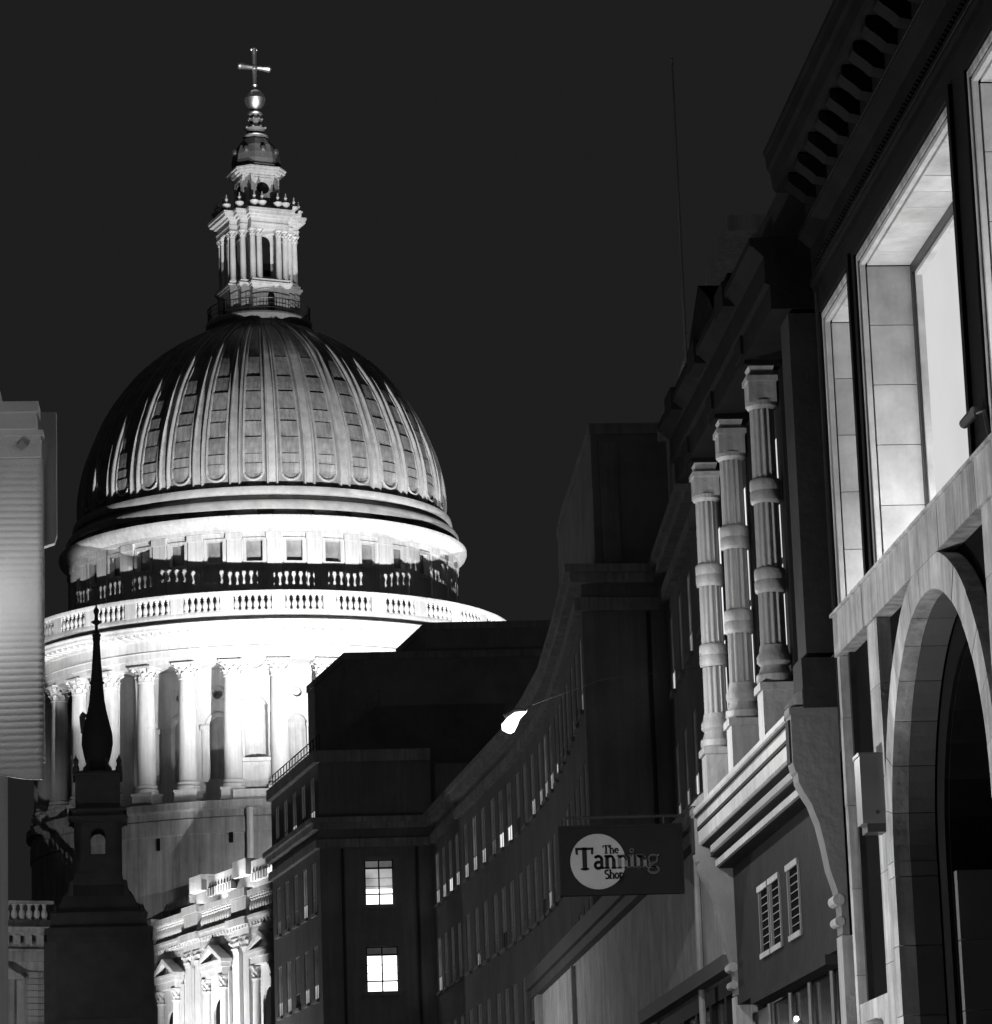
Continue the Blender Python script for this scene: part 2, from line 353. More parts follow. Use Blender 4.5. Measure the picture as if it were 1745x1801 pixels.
# attic storey above the gallery
ahw = 17.0*math.tan(BAY/2)+.02
abay = MB().plate([rect(-ahw,ahw,54.9,63.0), rect(-.68,.68,60.4,62.2)], mpi(17.0), 0, .45).mesh('attic_wall')
apil = MB().box(16.8,17.22,-.62,.62,55.0,62.3).box(16.8,17.32,-.72,.72,62.3,62.85).box(16.8,17.3,-.7,.7,55.0,56.2).mesh('pilaster')
afr = MB().plate([rect(-.92,.92,60.1,62.42), rect(-.68,.68,60.4,62.2)], mpi(17.1), 0, .12).mesh('window_frame')
apane = MB().box(16.42,16.46,-.75,.75,60.3,62.3).mesh('window_pane')
for k in K:
    wl = part('attic_wall', abay, 'portland', cath, rot(ba(k)))
    part('window_frame', afr, 'portland', wl); part('window_pane', apane, 'attic_glass', wl)
for k in range(-9, 11): part('pilaster', apil, 'portland', cath, rot(ba(k)-BAY/2))
part('attic_cornice', MB().lathe([(16.9,62.85),(17.3,62.85),(17.34,63.15),(17.45,63.2),(17.6,63.45),(17.95,63.7),(18.05,63.95),(18.05,64.15),(17.2,64.25),(17.0,64.3)], SEG).mesh('attic_cornice', True), 'portland', cath)
part('dome_step', MB().lathe([(17.0,64.2),(16.75,64.3),(16.75,64.75),(17.35,64.8),(17.4,65.3),(17.2,65.62),(16.5,65.7),(16.4,66.2),(16.75,66.25),(16.85,66.5),(16.75,66.9),(16.1,67.0),(15.8,67.05)], SEG).mesh('dome_step', True), 'lead_rib', cath)
sb = MB().box(16.7,17.2,-.95,.95,64.42,64.82).mesh('step_block')
for k in K: part('step_block', sb, 'lead_rib', cath, rot(ba(k)-BAY*.2))

# dome
KP = [(16.05,67.0),(16.12,68.6),(15.95,70.3),(15.45,72.4),(14.85,74.0),(14.1,75.75),(13.4,77.0),(12.6,78.2),(11.3,79.85),(9.9,81.2),(8.0,82.6),(6.0,83.75),(4.3,84.6)]
def cr(i, t):
    p = [KP[max(0, min(len(KP)-1, i+d))] for d in (-1, 0, 1, 2)]
    return tuple(.5*(2*p[1][q]+(p[2][q]-p[0][q])*t+(2*p[0][q]-5*p[1][q]+4*p[2][q]-p[3][q])*t*t+(-p[0][q]+3*p[1][q]-3*p[2][q]+p[3][q])*t**3) for q in (0, 1))
PROF = [cr(i, j/4) for i in range(len(KP)-1) for j in range(4)]+[KP[-1]]
def nrm(i):
    a, b = PROF[max(0, i-1)], PROF[min(len(PROF)-1, i+1)]
    dr, dz = b[0]-a[0], b[1]-a[1]; l = math.hypot(dr, dz); return (dz/l, -dr/l)
dome = part('dome', MB().lathe(PROF, SEG).mesh('dome', True), 'lead', cath)
def strip(i0, i1, cross, jog=None):
    """band swept up the dome: cross = [(half-angle deg, lift)]"""
    m = MB(); vs = []; n = len(cross)
    for i in range(i0, i1+1):
        r_, z_ = PROF[i]; nr, nz = nrm(i)
        for a, l in cross:
            aa = R(a); vs.append(((r_+nr*l)*math.cos(aa), (r_+nr*l)*math.sin(aa), z_+nz*l))
    fs = [(i*n+q, i*n+q+1, (i+1)*n+q+1, (i+1)*n+q) for i in range(i1-i0) for q in range(n-1)]
    return m.add(vs, fs)
N_ = len(PROF)
ribm = strip(0, N_-2, [(-1.95,-.05),(-1.9,.10),(-1.6,.30),(-1.25,.33),(-.95,.12),(-.5,.1),(0,.13),(.5,.1),(.95,.12),(1.25,.33),(1.6,.30),(1.9,.10),(1.95,-.05)]).mesh('rib', True)
# rounded bead round each lead panel
us = []
i0 = 3
for i in range(N_-6, i0, -1): us.append((-2.95, i))
bead = []
for a, i in us:
    r_, z_ = PROF[i]; nr, nz = nrm(i); bead.append(((r_+.03*nr)*math.cos(R(a)), (r_+.03*nr)*math.sin(R(a)), z_+.03*nz))
rb, zb_ = PROF[i0]
half = [( (rb+.05)*math.cos(R(-2.95*math.cos(t))), (rb+.05)*math.sin(R(-2.95*math.cos(t))), zb_+.25-.82*math.sin(t)) for t in [PI/2*j/6 for j in range(7)]]
pts = bead+half
pts += [(x, -y, z) for x, y, z in reversed(pts[:-1])]
beadm = MB().tube(pts, .13, 6, False).mesh('panel_bead', True)
rows = [(3,5),(5,7),(7,10),(10,13),(13,16),(16,20),(20,25),(25,31),(31,N_-6)]
sheets = []
def sheet(i0, i1, ha=2.62, n=5):
    """one lapped lead sheet: its foot stands proud of the sheet below"""
    m = MB(); vs = []; fs = []; k = n+1
    for i in range(i0, i1+1):
        t = (i-i0)/(i1-i0); l = .015*(1-t)+.11*t; r_, z_ = PROF[i]; nr, nz = nrm(i)
        for q in range(k):
            a = R(-ha+2*ha*q/n); ll = l+(.012 if q % 2 else 0); vs.append(((r_+nr*ll)*math.cos(a), (r_+nr*ll)*math.sin(a), z_+nz*ll))
    fs = [(i*k+q, i*k+q+1, (i+1)*k+q+1, (i+1)*k+q) for i in range(i1-i0) for q in range(n)]
    base = len(vs); r_, z_ = PROF[i1]; nr, nz = nrm(i1)
    for q in range(k):
        a = R(-ha+2*ha*q/n); vs.append(((r_-nr*.04)*math.cos(a), (r_-nr*.04)*math.sin(a), z_-nz*.04))
    top = (i1-i0)*k; fs += [(top+q, top+q+1, base+q+1, base+q) for q in range(n)]
    return m.add(vs, fs)
for a, b in rows: sheets.append(sheet(a, b))
sheets = [[s_.mesh('lead_sheet')] for s_ in sheets]
for k in K:
    part('rib', ribm, 'lead_rib', dome, rot(ba(k)-BAY/2)); part('panel_bead', beadm, 'lead_rib', dome, rot(ba(k)))
    for j, (s_,) in enumerate(sheets):
        sc_ = 1+random.uniform(-.0012, .0022)
        part('lead_sheet', s_, 'lead', dome, rot(ba(k)) @ Matrix.Diagonal((sc_, sc_, 1, 1)))

# golden gallery and lantern
gg = part('golden_gallery', MB().lathe([(4.3,84.3),(4.35,85.0),(4.55,85.15),(4.78,85.25),(4.8,85.55),(4.65,85.75),(3.0,85.8)], 64).mesh('golden_gallery', True), 'portland', cath)
rl = MB()
for z, r_ in ((86.95,.05),(86.1,.03),(86.5,.02)):
    rl.tube([(4.6*math.cos(2*PI*i/64), 4.6*math.sin(2*PI*i/64), z) for i in range(65)], r_, 5, False)
for i in range(96):
    a = 2*PI*i/96; rl.tube([(4.6*math.cos(a), 4.6*math.sin(a), 85.7),(4.6*math.cos(a), 4.6*math.sin(a), 86.95)], .018 if i % 8 else .05, 4)
part('railing', rl, 'metal', gg)
lan = part('lantern', MB().box(-1.45,1.45,-1.45,1.45,85.7,95.0), 'portland', cath)
def square_ring(hx, z0, z1, ch=.8):
    return [(hx,-hx+ch),(hx,hx-ch),(hx-ch,hx),(-hx+ch,hx),(-hx,hx-ch),(-hx,-hx+ch),(-hx+ch,-hx),(hx-ch,-hx)]
mpz = lambda u, v, d: (u, v, d)
def cruci(a, p, c): # cross-shaped plan: arms of half-width a reaching p, corners at c
    return [(p,-a),(p,a),(c,a),(c,c),(a,c),(a,p),(-a,p),(-a,c),(-c,c),(-c,a),(-p,a),(-p,-a),(-c,-a),(-c,-c),(-a,-c),(-a,-p),(a,-p),(a,-c),(c,-c),(c,-a)]
lb = MB()
for a, p, c, z0, z1 in ((1.75,3.3,2.55,85.75,88.35),(1.85,3.42,2.66,88.35,88.55),(1.95,3.55,2.8,88.55,88.75),(1.8,3.38,2.62,88.75,89.05)): lb.prism(cruci(a,p,c), mpz, z0, z1)
part('lantern_base', lb, 'portland', lan)
ent = MB()
for a, p, c, z0, z1 in ((1.8,3.3,2.55,93.75,94.15),(1.83,3.35,2.6,94.15,94.3),(1.78,3.28,2.52,94.3,94.75),(1.95,3.5,2.78,94.75,94.95),(2.15,3.85,3.05,94.95,95.25),(2.2,3.95,3.12,95.25,95.5),(1.7,3.2,2.45,95.5,95.75)): ent.prism(cruci(a,p,c), mpz, z0, z1)
part('lantern_cornice', ent, 'portland', lan)
lsh = MB().lathe([(.36,0),(.36,.1),(.28,.2),(.27,1.6),(.235,3.9),(.25,3.95)], 14).mesh('column', True)
lcap = capital(.72, .24, .36, 6).mesh('capital')
def lcol(x, y):
    c = part('column', lsh, 'portland', lan, Matrix.Translation((x, y, 89.05))); part('capital', lcap, 'portland', c, Matrix.Translation((0,0,3.98)))
for q in range(4):
    m4 = Matrix.Rotation(q*PI/2, 4, 'Z')
    for y in (-1.55,-.92,.92,1.55):
        p = m4 @ Vector((2.95, y, 0)); lcol(p.x, p.y)
    p = m4 @ Vector((2.22, 2.22, 0)); lcol(p.x, p.y)
    hollow = part('opening', MB().plate([arch_loop(0,.66,89.5,92.9,10)], lambda u, v, d: (1.45+d, u, v), .012, .02).mesh('opening'), 'void', lan, m4)
    part('opening_sill', MB().box(1.4,2.5,-.6,.6,89.25,89.5), 'portland', lan, m4)
    part('doorway', MB().plate([arch_loop(0,.32,85.8,87.5,8)], lambda u, v, d: (3.3+d, u, v), .012, .03).mesh('doorway'), 'void', lan, m4)
urn = MB().lathe([(.12,0),(.2,.06),(.08,.15),(.1,.25),(.3,.45),(.34,.6),(.2,.7),(.08,.78),(.1,.95),(.13,1.02),(.06,1.15),(.05,1.35),(0,1.42)], 12).mesh('urn', True)
for q in range(4):
    m4 = Matrix.Rotation(q*PI/2, 4, 'Z')
    for x, y in ((3.45,-1.5),(3.45,-.75),(3.45,.75),(3.45,1.5),(2.6,2.6)):
        p = m4 @ Vector((x, y, 95.5)); part('urn', urn, 'portland', lan, Matrix.Translation(p) @ Matrix.Scale(1.2, 4))
up = part('upper_stage', MB().prism(square_ring(1.62,0,0,.62), mpz, 95.6, 99.5), 'portland', lan)
fc = MB().plate([rect(-1.15,1.15,96.0,99.3), circ(0,98.1,.58)], lambda u, v, d: (1.78-d, u, v), 0, .15).mesh('oculus_plate')
fr2 = MB().plate([rect(-.9,.9,97.1,99.05), rect(-.78,.78,97.22,98.93)], lambda u, v, d: (1.83-d, u, v), 0, .06).mesh('oculus_frame')
ocd = MB().prism(circ(0,98.1,.62), lambda u, v, d: (1.645-d, u, v), 0, .02).mesh('oculus')
scr = MB().prism([(1.5,95.6),(3.0,95.6),(2.85,96.0),(2.35,96.3),(2.05,97.0),(1.95,98.0),(1.5,98.5)], lambda u, v, d: (u, d, v), -.22, .22).mesh('scroll_buttress')
for q in range(4):
    m4 = Matrix.Rotation(q*PI/2, 4, 'Z')
    part('oculus_plate', fc, 'portland', up, m4); part('oculus_frame', fr2, 'portland', up, m4); part('oculus', ocd, 'void', up, m4)
    part('scroll_buttress', scr, 'portland', up, Matrix.Rotation(q*PI/2+PI/4, 4, 'Z'))
uc = MB()
for h, z0, z1 in ((1.75,99.35,99.5),(2.0,99.5,99.65),(2.3,99.65,99.85),(2.4,99.85,100.0)): uc.prism(square_ring(h,0,0,h*.42), mpz, z0, z1)
part('upper_cornice', uc, 'portland', up)
cp = part('lantern_cap', MB().lathe([(2.45,100.0),(2.4,100.3),(2.2,100.45),(2.25,100.9),(2.15,101.5),(1.85,102.3),(1.35,103.0),(.95,103.3)], 8, a0=PI/8, a1=2*PI+PI/8), 'lead_dark', lan)
lu = MB().lathe([(0,0),(.25,.05),(.3,.25),(.22,.5),(0,.6)], 8).mesh('gilt_boss', True)
for i in range(8): part('gilt_boss', lu, 'gilt', cp, Matrix.Rotation(PI/4*i, 4, 'Z') @ Matrix.Translation((2.0,0,101.5)))
fin = part('finial', MB().lathe([(.9,103.2),(1.12,103.3),(1.18,103.45),(1.05,103.6),(.75,103.7),(.8,104.0),(.9,104.25),(.62,104.5),(.45,104.7),(.55,105.0),(.6,105.15),(.42,105.3),(.36,105.5),(.62,105.62),(.66,105.75),(.5,105.86),(.3,106.0),(.34,106.15)], 24).mesh('finial', True), 'lead_dark', lan)
bead2 = MB().lathe([(0,-.14),(.12,-.08),(.15,0),(.12,.09),(0,.14)], 8).mesh('gilt_bead', True)
for i in range(8):
    for r_, z in ((.92,104.3),(.62,105.15)): part('gilt_bead', bead2, 'gilt', fin, Matrix.Rotation(PI/4*i+.2, 4, 'Z') @ Matrix.Translation((r_,0,z)))
part('gilt_ring', MB().lathe([(1.1,103.36),(1.2,103.46),(1.1,103.56)], 32).mesh('gilt_ring', True), 'gilt', fin)
part('gilt_ring', MB().lathe([(.6,105.6),(.7,105.7),(.6,105.82)], 32).mesh('gilt_ring', True), 'gilt', fin)
part('gilt_ball', MB().lathe([(.3,106.1),(.6,106.3),(.85,106.65),(.95,107.05),(.97,107.1),(.95,107.15),(.85,107.5),(.6,107.85),(.25,108.0),(.2,108.3),(.3,108.45),(.14,108.6)], 32).mesh('gilt_ball', True), 'gilt', lan)
def flare(p0, p1, w0, w1):
    p0, p1 = Vector(p0), Vector(p1); t = (p1-p0).normalized(); s_ = Vector((1,0,0)); q = t.cross(s_)
    m = MB()
    sec = [(p0, w0),(p0+(p1-p0)*.7, (w0*2+w1)/3),(p1-(p1-p0)*.08, w1),(p1, w1*.7)]
    vs = []
    for p, ww in sec: vs += [p+s_*ww*.8+q*ww, p-s_*ww*.8+q*ww, p-s_*ww*.8-q*ww, p+s_*ww*.8-q*ww]
    fs = [(i*4+j, i*4+(j+1) % 4, i*4+4+(j+1) % 4, i*4+4+j) for i in range(3) for j in range(4)]+[(0,1,2,3),(12,13,14,15)]
    return m.add(vs, fs)
crs = part('cross', MB().tube([(0,0,108.4),(0,0,109.2),(0,0,111.4),(0,0,112.0),(0,0,112.1)], [.2,.19,.22,.3,.18], 8), 'gilt', lan)
for s_ in (-1, 1): part('cross_arm', MB().tube([(0,s_*.1,110.2),(0,s_*.8,110.2),(0,s_*1.4,110.2),(0,s_*1.58,110.2)], [.2,.25,.34,.26], 8), 'gilt', crs)
part('cross_boss', MB().lathe([(0,-.3),(.26,-.18),(.32,0),(.26,.18),(0,.3)], 12, z0=110.2).mesh('cross_boss', True), 'gilt', crs)
for dy in (-.26, .26): part('cross_tip', MB().lathe([(0,-.13),(.12,0),(0,.13)], 8, cy=dy, z0=111.9), 'gilt', crs)

# choir: south wall at y=-17, running east
mpS = lambda u, v, d: (u, -17+d, v)
ch = part('choir', MB().box(8,62,-16.9,17,0,27.6), 'portland', cath)
for nme, (y0, z0, z1) in dict(architrave=(-17.12,26.35,26.75), frieze=(-17.08,26.75,27.15), cornice=(-17.4,27.15,27.5), cornice_cap=(-17.5,27.5,27.72)).items():
    part(nme, MB().box(8.5,62,y0,-16.8,z0,z1), 'portland', ch)
part('flood_visor', MB().box(55.6,56.1,-16,6,27.6,31.5), 'portland_dim', ch)  # added wall keeps the choir roof floodlight's low rays off the drum base
part('parapet_base', MB().box(8.5,62,-17.3,-16.9,27.722,27.85), 'portland', ch)
part('parapet_coping', MB().box(8.5,62,-17.32,-16.85,29.2,29.62), 'portland', ch)
bch = MB().lathe([(r_*1.12, z*1.09) for r_, z in balp], 8).mesh('baluster', True)
dch = MB().box(-.14,.14,-.2,.2,-.12,.12).mesh('dentil')
for i in range(70): part('dentil', dch, 'portland', ch, Matrix.Translation((14.5+i*.68, -17.25, 27.06)))
part('added_west_parapet', MB().box(8.5,16.5,-17.3,-16.86,27.86,29.19), 'portland', ch)  # solid stretch added to keep choir floodlights off the drum base
cbay = [18.9, 29.95, 41.0, 52.05]
pil = MB().box(-.62,.62,-.26,0,-15,0).box(-.75,.75,-.34,0,-17,-15).mesh('pilaster')
pcap = MB().box(-.62,.62,-.26,0,0,.1).box(-.86,.86,-.42,0,1.12,1.25)
for row, (z0_, n_) in enumerate(((.1,5),(.5,4))):
    for i in range(n_):
        x = -.62+1.24*(i+.5)/n_; pcap.add([(x-.12,-.26,z0_),(x+.12,-.26,z0_),(x+.12,-.36,z0_+.35),(x-.12,-.36,z0_+.35),(x,-.5,z0_+.42),(x,-.45,z0_+.3)], [(0,1,2,3),(3,2,4),(2,5,4),(3,4,5)])
for s_ in (-1, 1): pcap.tube([(s_*.5,-.26,.7),(s_*.78,-.42,1.0)], [.1,.18], 6)
pcap.box(-.58,.58,-.25,0,.1,1.12); pcap = pcap.mesh('capital')
for cxx in cbay:
    for s_ in (-1.05, 1.05):
        p_ = part('pilaster', pil, 'portland', ch, Matrix.Translation((cxx+s_, -17, 25.1))); part('capital', pcap, 'portland', p_)
    part('entablature_break', MB().box(cxx-2.0,cxx+2.0,-17.34,-17.05,26.352,27.14), 'portland', ch)
    part('cornice_break', MB().box(cxx-2.15,cxx+2.15,-17.72,-17.35,27.16,27.73), 'portland', ch)
    part('parapet_pedestal', MB().box(cxx-1.6,cxx+1.6,-17.4,-16.9,27.731,29.2), 'portland', ch)
    part('coping_block', MB().box(cxx-1.75,cxx+1.75,-17.55,-16.87,29.25,29.85), 'portland', ch)
for a, b in zip(cbay[:-1], cbay[1:]):
    for i in range(13): part('baluster', bch, 'portland', ch, Matrix.Translation((a+1.95+(b-a-3.9)*(i+.5)/13, -17.08, 27.82)))
def aedicule(cx_):
    a_ = part('window_surround', MB().plate([rect(cx_-2.5,cx_+2.5,12,24.2), arch_loop(cx_,1.1,14,21.2,12)], mpS, -.18, .05), 'portland', ch)
    part('window_recess', MB().box(cx_-1.2,cx_+1.2,-16.99,-16.95,13.9,22.4), 'void', a_)
    col = MB().lathe([(.4,0),(.36,.5),(.35,4),(.3,8.4),(.4,8.6)], 14).mesh('column', True)
    for s_ in (-1.9, 1.9):
        part('column', col, 'portland', a_, Matrix.Translation((cx_+s_, -17.35, 14.4)))
        part('capital', capital(.9,.3,.42,6).mesh('capital'), 'portland', a_, Matrix.Translation((cx_+s_, -17.35, 23.0)))
    part('lintel', MB().box(cx_-2.4,cx_+2.4,-17.65,-17,23.95,24.5).box(cx_-2.6,cx_+2.6,-17.8,-17,24.5,24.85), 'portland', a_)
    mp2 = lambda u, v, d: (cx_+u, d, v)
    part('tympanum', MB().prism([(-2.5,24.85),(2.5,24.85),(0,26.0)], mp2, -17.3, -17), 'portland', a_)
    part('pediment', MB().plate([[(-2.8,24.86),(2.8,24.86),(2.8,25.1),(0,26.35),(-2.8,25.1)], [(-2.1,25.06),(2.1,25.06),(0,26.0)]], mp2, -17.9, -17.0), 'portland', a_)
for cx_ in (24.4, 35.5, 46.5): aedicule(cx_)
# clerestory parapet set back behind the choir roof
cl = part('clerestory_parapet', MB().box(11,58,-14,-12.6,27.6,31.75), 'lead_dark', ch)
dn = MB().box(-.16,.16,-.25,.25,-.3,.3).mesh('dentil')
for a, b, lift in ((12.5,21.2,0),(21.2,24.2,.35),(24.9,31.6,0),(31.6,34.6,.35),(35.3,42,0),(42,45,.35)):
    part('parapet_block', MB().box(a,b,-14.3-lift*.6,-12.6,31.8,32.7+lift), 'portland', cl)
    if not lift:
        for i in range(int((b-a)/.62)): part('dentil', dn, 'portland', cl, Matrix.Translation((a+.4+i*.62,-14.2,31.44)))
# transept end seen far left
tr = part('transept', MB().box(4,13.9,-44,-23.6,0,29.2), 'portland_dim', cath)
part('cornice', MB().box(4,14.6,-44,-23.2,29.1,29.35).box(4,15.0,-44,-22.9,29.35,29.75), 'portland_dim', tr)
part('frieze', MB().box(4,14.15,-44,-23.5,27.1,27.85), 'portland_dim', tr)
part('bed_mould', MB().box(4,14.3,-44,-23.45,27.85,28.05), 'portland_dim', tr)
tm = MB().box(13.9,14.75,-.26,.26,28.35,29.1).mesh('modillion')
for i in range(9): part('modillion', tm, 'portland_dim', tr, Matrix.Translation((0,-23.9-i*.95,0)))
part('balustrade_rail', MB().box(13.2,14.0,-44,-23.5,31.7,31.95), 'portland_dim', tr)
part('balustrade_base', MB().box(13.2,14.0,-44,-23.5,29.75,30.4), 'portland_dim', tr)
for i in range(9): part('baluster', bch, 'portland_dim', tr, Matrix.Translation((13.6,-24.2-i*.62,30.38)))
blk = MB().box(0,.32,-1.02,1.02,-.225,.225).mesh('stone_block')
for i in range(11): part('stone_block', blk, 'portland_dim', tr, Matrix.Translation((13.88,-24.85,26.0-i*.5)))
part('window_pediment', MB().plate([[(-29.4,25.6),(-26.2,25.6),(-26.2,25.75),(-27.8,26.75),(-29.4,25.75)]], lambda u, v, d: (14+d, u, v), -.1, .8), 'portland_dim', tr)
part('window_jamb', MB().box(13.9,14.3,-28.9,-26.9,15,25.6), 'portland_dim', tr)
# ---------------------------------------------------------------- church tower with lead spire, in silhouette
TX, TY = -7.75, 200.0
tw = thing('church_tower', 'black silhouette of a church tower with slender onion-based lead spire', 'tower', (TX, TY, 0), R(2.2))
part('tower_wall', MB().box(-2.75,2.75,-2.75,2.75,0,21.6), 'sooty', tw)
part('tower_cornice', MB().box(-2.95,2.95,-2.95,2.95,20.9,21.3).box(-3.1,3.1,-3.1,3.1,21.3,21.7), 'sooty', tw)
part('shoulder', MB().box(-2.75,2.75,-2.75,2.75,21.7,22.6).lathe([(2.6*1.3,22.6),(2.2*1.3,23.6),(1.62*1.3,24.3),(1.4*1.3,25.4)], 4, PI/4, 2*PI+PI/4), 'sooty', tw)
for s_ in (-1, 1):
    part('corner_pilaster', MB().box(s_*2.78-.35,s_*2.78+.35,-2.95,-2.2,0,20.9), 'sooty', tw)
    part('shoulder_scroll', MB().prism([(0,0),(1.15,0),(1.2,.3),(.95,.55),(.55,.7),(.3,1.2),(.2,1.9),(0,2.0)], lambda u, v, d: (s_*(1.45+u), d, 22.55+v), -2.0, -1.6), 'sooty', tw)
    part('parapet_urn', MB().lathe([(.3,0),(.3,.2),(.12,.3),(.28,.6),(.32,.85),(.1,1.05),(.06,1.3),(0,1.4)], 10, cx=s_*2.5, cy=-2.5, z0=21.7).mesh('parapet_urn', True), 'sooty', tw)
part('string_course', MB().box(-2.9,2.9,-2.9,2.9,16.2,16.5), 'sooty', tw)
part('tower_window', MB().plate([arch_loop(0,.9,17.2,19.2,12), arch_loop(0,.65,17.4,19.2,12)], lambda u, v, d: (u, -2.75+d, v), -.12, .02), 'sooty', tw)
st = part('belfry', MB(), 'sooty', tw)
bl = MB()
for q in range(4):
    a = q*PI/2; mp = lambda u, v, d: (math.cos(a)*(1.38-d)-math.sin(a)*u, math.sin(a)*(1.38-d)+math.cos(a)*u, v)
    bl.plate([rect(-1.38,1.38,25.0,28.0), arch_loop(0,.42,26.1,27.2,10)], mp, 0, .4)
part('belfry_wall', bl, 'sooty', st)
part('belfry_cornice', MB().box(-1.5,1.5,-1.5,1.5,28.0,28.12).box(-1.72,1.72,-1.72,1.72,28.12,28.3).box(-1.5,1.5,-1.5,1.5,28.3,28.6).box(-1.68,1.68,-1.68,1.68,28.6,28.75), 'sooty', st)
part('upper_stage', MB().box(-1.3,1.3,-1.3,1.3,28.75,31.0).box(-1.45,1.45,-1.45,1.45,30.7,30.85), 'sooty', tw)
part('spire', MB().lathe([(.62,30.9),(.78,31.3),(.66,31.6),(.78,32.0),(.92,32.7),(.9,33.3),(.74,34.0),(.58,34.6),(.44,35.4),(.36,36.4),(.27,37.6),(.2,38.8),(.24,39.1),(.16,39.2)], 16).mesh('spire', True), 'lead_dark', tw)
part('spire_band', MB().lathe([(.36,36.3),(.44,36.36),(.44,36.44),(.35,36.5)], 12).lathe([(.33,35.9),(.4,35.95),(.33,36.0)], 12), 'lead_dark', tw)
part('finial', MB().lathe([(.16,39.1),(.26,39.2),(.26,39.32),(.1,39.45),(.1,39.9),(.3,40.02),(.3,40.1),(.12,40.2),(.1,40.5),(.17,40.65),(.17,40.8),(.06,40.95),(.04,41.2),(0,41.25)], 10).mesh('finial', True), 'lead_dark', tw)
pin = MB().lathe([(.2,0),(.2,.3),(.08,.4),(.16,.55),(.18,.7),(.05,.9),(0,1.1)], 8).mesh('pinnacle', True)
for x, y in ((-1.25,-1.25),(1.25,-1.25),(1.25,1.25),(-1.25,1.25)): part('pinnacle', pin, 'sooty', tw, Matrix.Translation((x, y, 30.9)))
scv = MB().prism([(0,0),(.55,0),(.42,.35),(.2,.5),(.12,.9),(0,.95)], lambda u, v, d: (u+.62, d, v), -.1, .1).mesh('scroll')
for i in range(4): part('scroll', scv, 'sooty', tw, rot(PI/2*i+PI/4, 0, 30.95))
vol = MB().prism([(.3,33.4),(.95,33.4),(1.05,34.4),(.85,34.7),(.6,34.5),(.72,34.25),(.5,34.1)], lambda u, v, d: (u, d, v), -.12, .12).mesh('volute')
part('volute', vol, 'sooty', tw, Matrix.Rotation(PI-R(2), 4, 'Z'))

# ---------------------------------------------------------------- curved office block between street and cathedral
ob = thing('office_block', 'long dark curved office block with stepped roofs and slit windows', 'building', (12, 130, 0))
def frame_of(p0, p1, inside):
    p0, p1 = Vector((*p0, 0)), Vector((*p1, 0)); t = (p1-p0); L_ = t.length; t /= L_
    n = Vector((-t.y, t.x, 0))
    if n.dot(Vector((*inside, 0))-p0) < 0: n = -n
    return p0, t, n, L_
WF = {}
def window_meshes(w_, h_):
    k = (w_, h_)
    if k not in WF:
        fr = MB()
        fr.plate([rect(-w_/2,w_/2,0,h_), rect(-w_/2+.07,-.03,.07,h_*.27), rect(.03,w_/2-.07,.07,h_*.27), rect(-w_/2+.07,-.03,h_*.27+.05,h_-.07), rect(.03,w_/2-.07,h_*.27+.05,h_-.07)], lambda u, v, d: (u, d, v), .03, .09)
        lo = MB().box(-w_/2+.05,w_/2-.05,.055,.06,.05,h_*.27+.02); hi = MB().box(-w_/2+.05,w_/2-.05,.055,.06,h_*.27+.03,h_-.05)
        sl_ = MB().box(-w_/2-.1,w_/2+.1,-.12,.3,-.14,0)
        WF[k] = [m_.mesh(n_) for m_, n_ in ((fr,'window'),(lo,'pane'),(hi,'pane'),(sl_,'sill'))]
    return WF[k]
def facade(p0, p1, inside, z0, z1, rows, spacing, w_=1.3, lit=0.3, wall='brick', thick=.35, margin=1.0, seed=1):
    rnd = random.Random(seed)
    p0, t, n, L_ = frame_of(p0, p1, inside)
    mp = lambda u, v, d: tuple(p0+t*u+n*d+Vector((0,0,v)))
    nw = max(1, int(round((L_-2*margin)/spacing))); us_ = [margin+(L_-2*margin)*(i+.5)/nw for i in range(nw)]
    loops = [rect(0, L_, z0, z1)]+[rect(u-w_/2, u+w_/2, a, b) for u in us_ for a, b in rows]
    wl = part('wall', MB().plate(loops, mp, 0, thick), wall, ob, None, False)
    for u in us_:
        for ri, (a, b) in enumerate(rows):
            fr, lo, hi, sl_ = window_meshes(w_, b-a)
            p = p0+t*u; mw = Matrix(((t.x,n.x,0,p.x),(t.y,n.y,0,p.y),(0,0,1,a),(0,0,0,1)))
            wd = part('window', fr, 'reveal', ob, mw, False)
            q = rnd.random()
            bl_, bh = rnd.choice((('glass_dark','win_faint'),('win_faint','win_faint'),('win_glimmer','win_faint'))) if q > (lit[min(ri, len(lit)-1)] if isinstance(lit, tuple) else lit) else rnd.choice((('win_mid','win_glimmer'),('win_mid','win_faint'),('win_low','win_faint'),('win_bright','win_glimmer'),('win_mid','win_low')))
            for me, mm in ((lo, bl_),(hi, bh)):
                m2 = me.copy(); m2.materials.clear(); part('pane', m2, mm, wd)
            part('sill', sl_, 'trim', wd)
    return wl
rows3 = [(18.45,20.85),(14.4,16.9),(10.3,12.8)]
CV = [(9.46,160.0),(10.13,150.2),(10.73,141.8),(11.25,134.7),(11.5,126.9),(11.56,120.3),(11.25,111.2),(10.86,102.45)]
IN = (30,130)
for i in range(5): facade(CV[i], CV[i+1], IN, 0, 22.2, rows3, 2.35, margin=.2, seed=i+3, lit=((.95,.2,.05),(.9,.15,.05),(.7,.2,.05),(.5,.1,.1),(.6,.1,.1))[i])
for i in (5, 6): facade(CV[i], CV[i+1], IN, 0, 22.2, rows3, 2.4, margin=.3, seed=i+11, lit=.55)
N1, N0 = (4.15,160.0), (2.07,173.1)
facade(N1, N0, (10,175), 0, 25.4, [(22.7,24.9)]+rows3, 2.6, w_=1.2, lit=.5, margin=.4, seed=4)
N5, N6, N7 = (13.45,102.6), (12.95,92.2), (12.4,80.0)
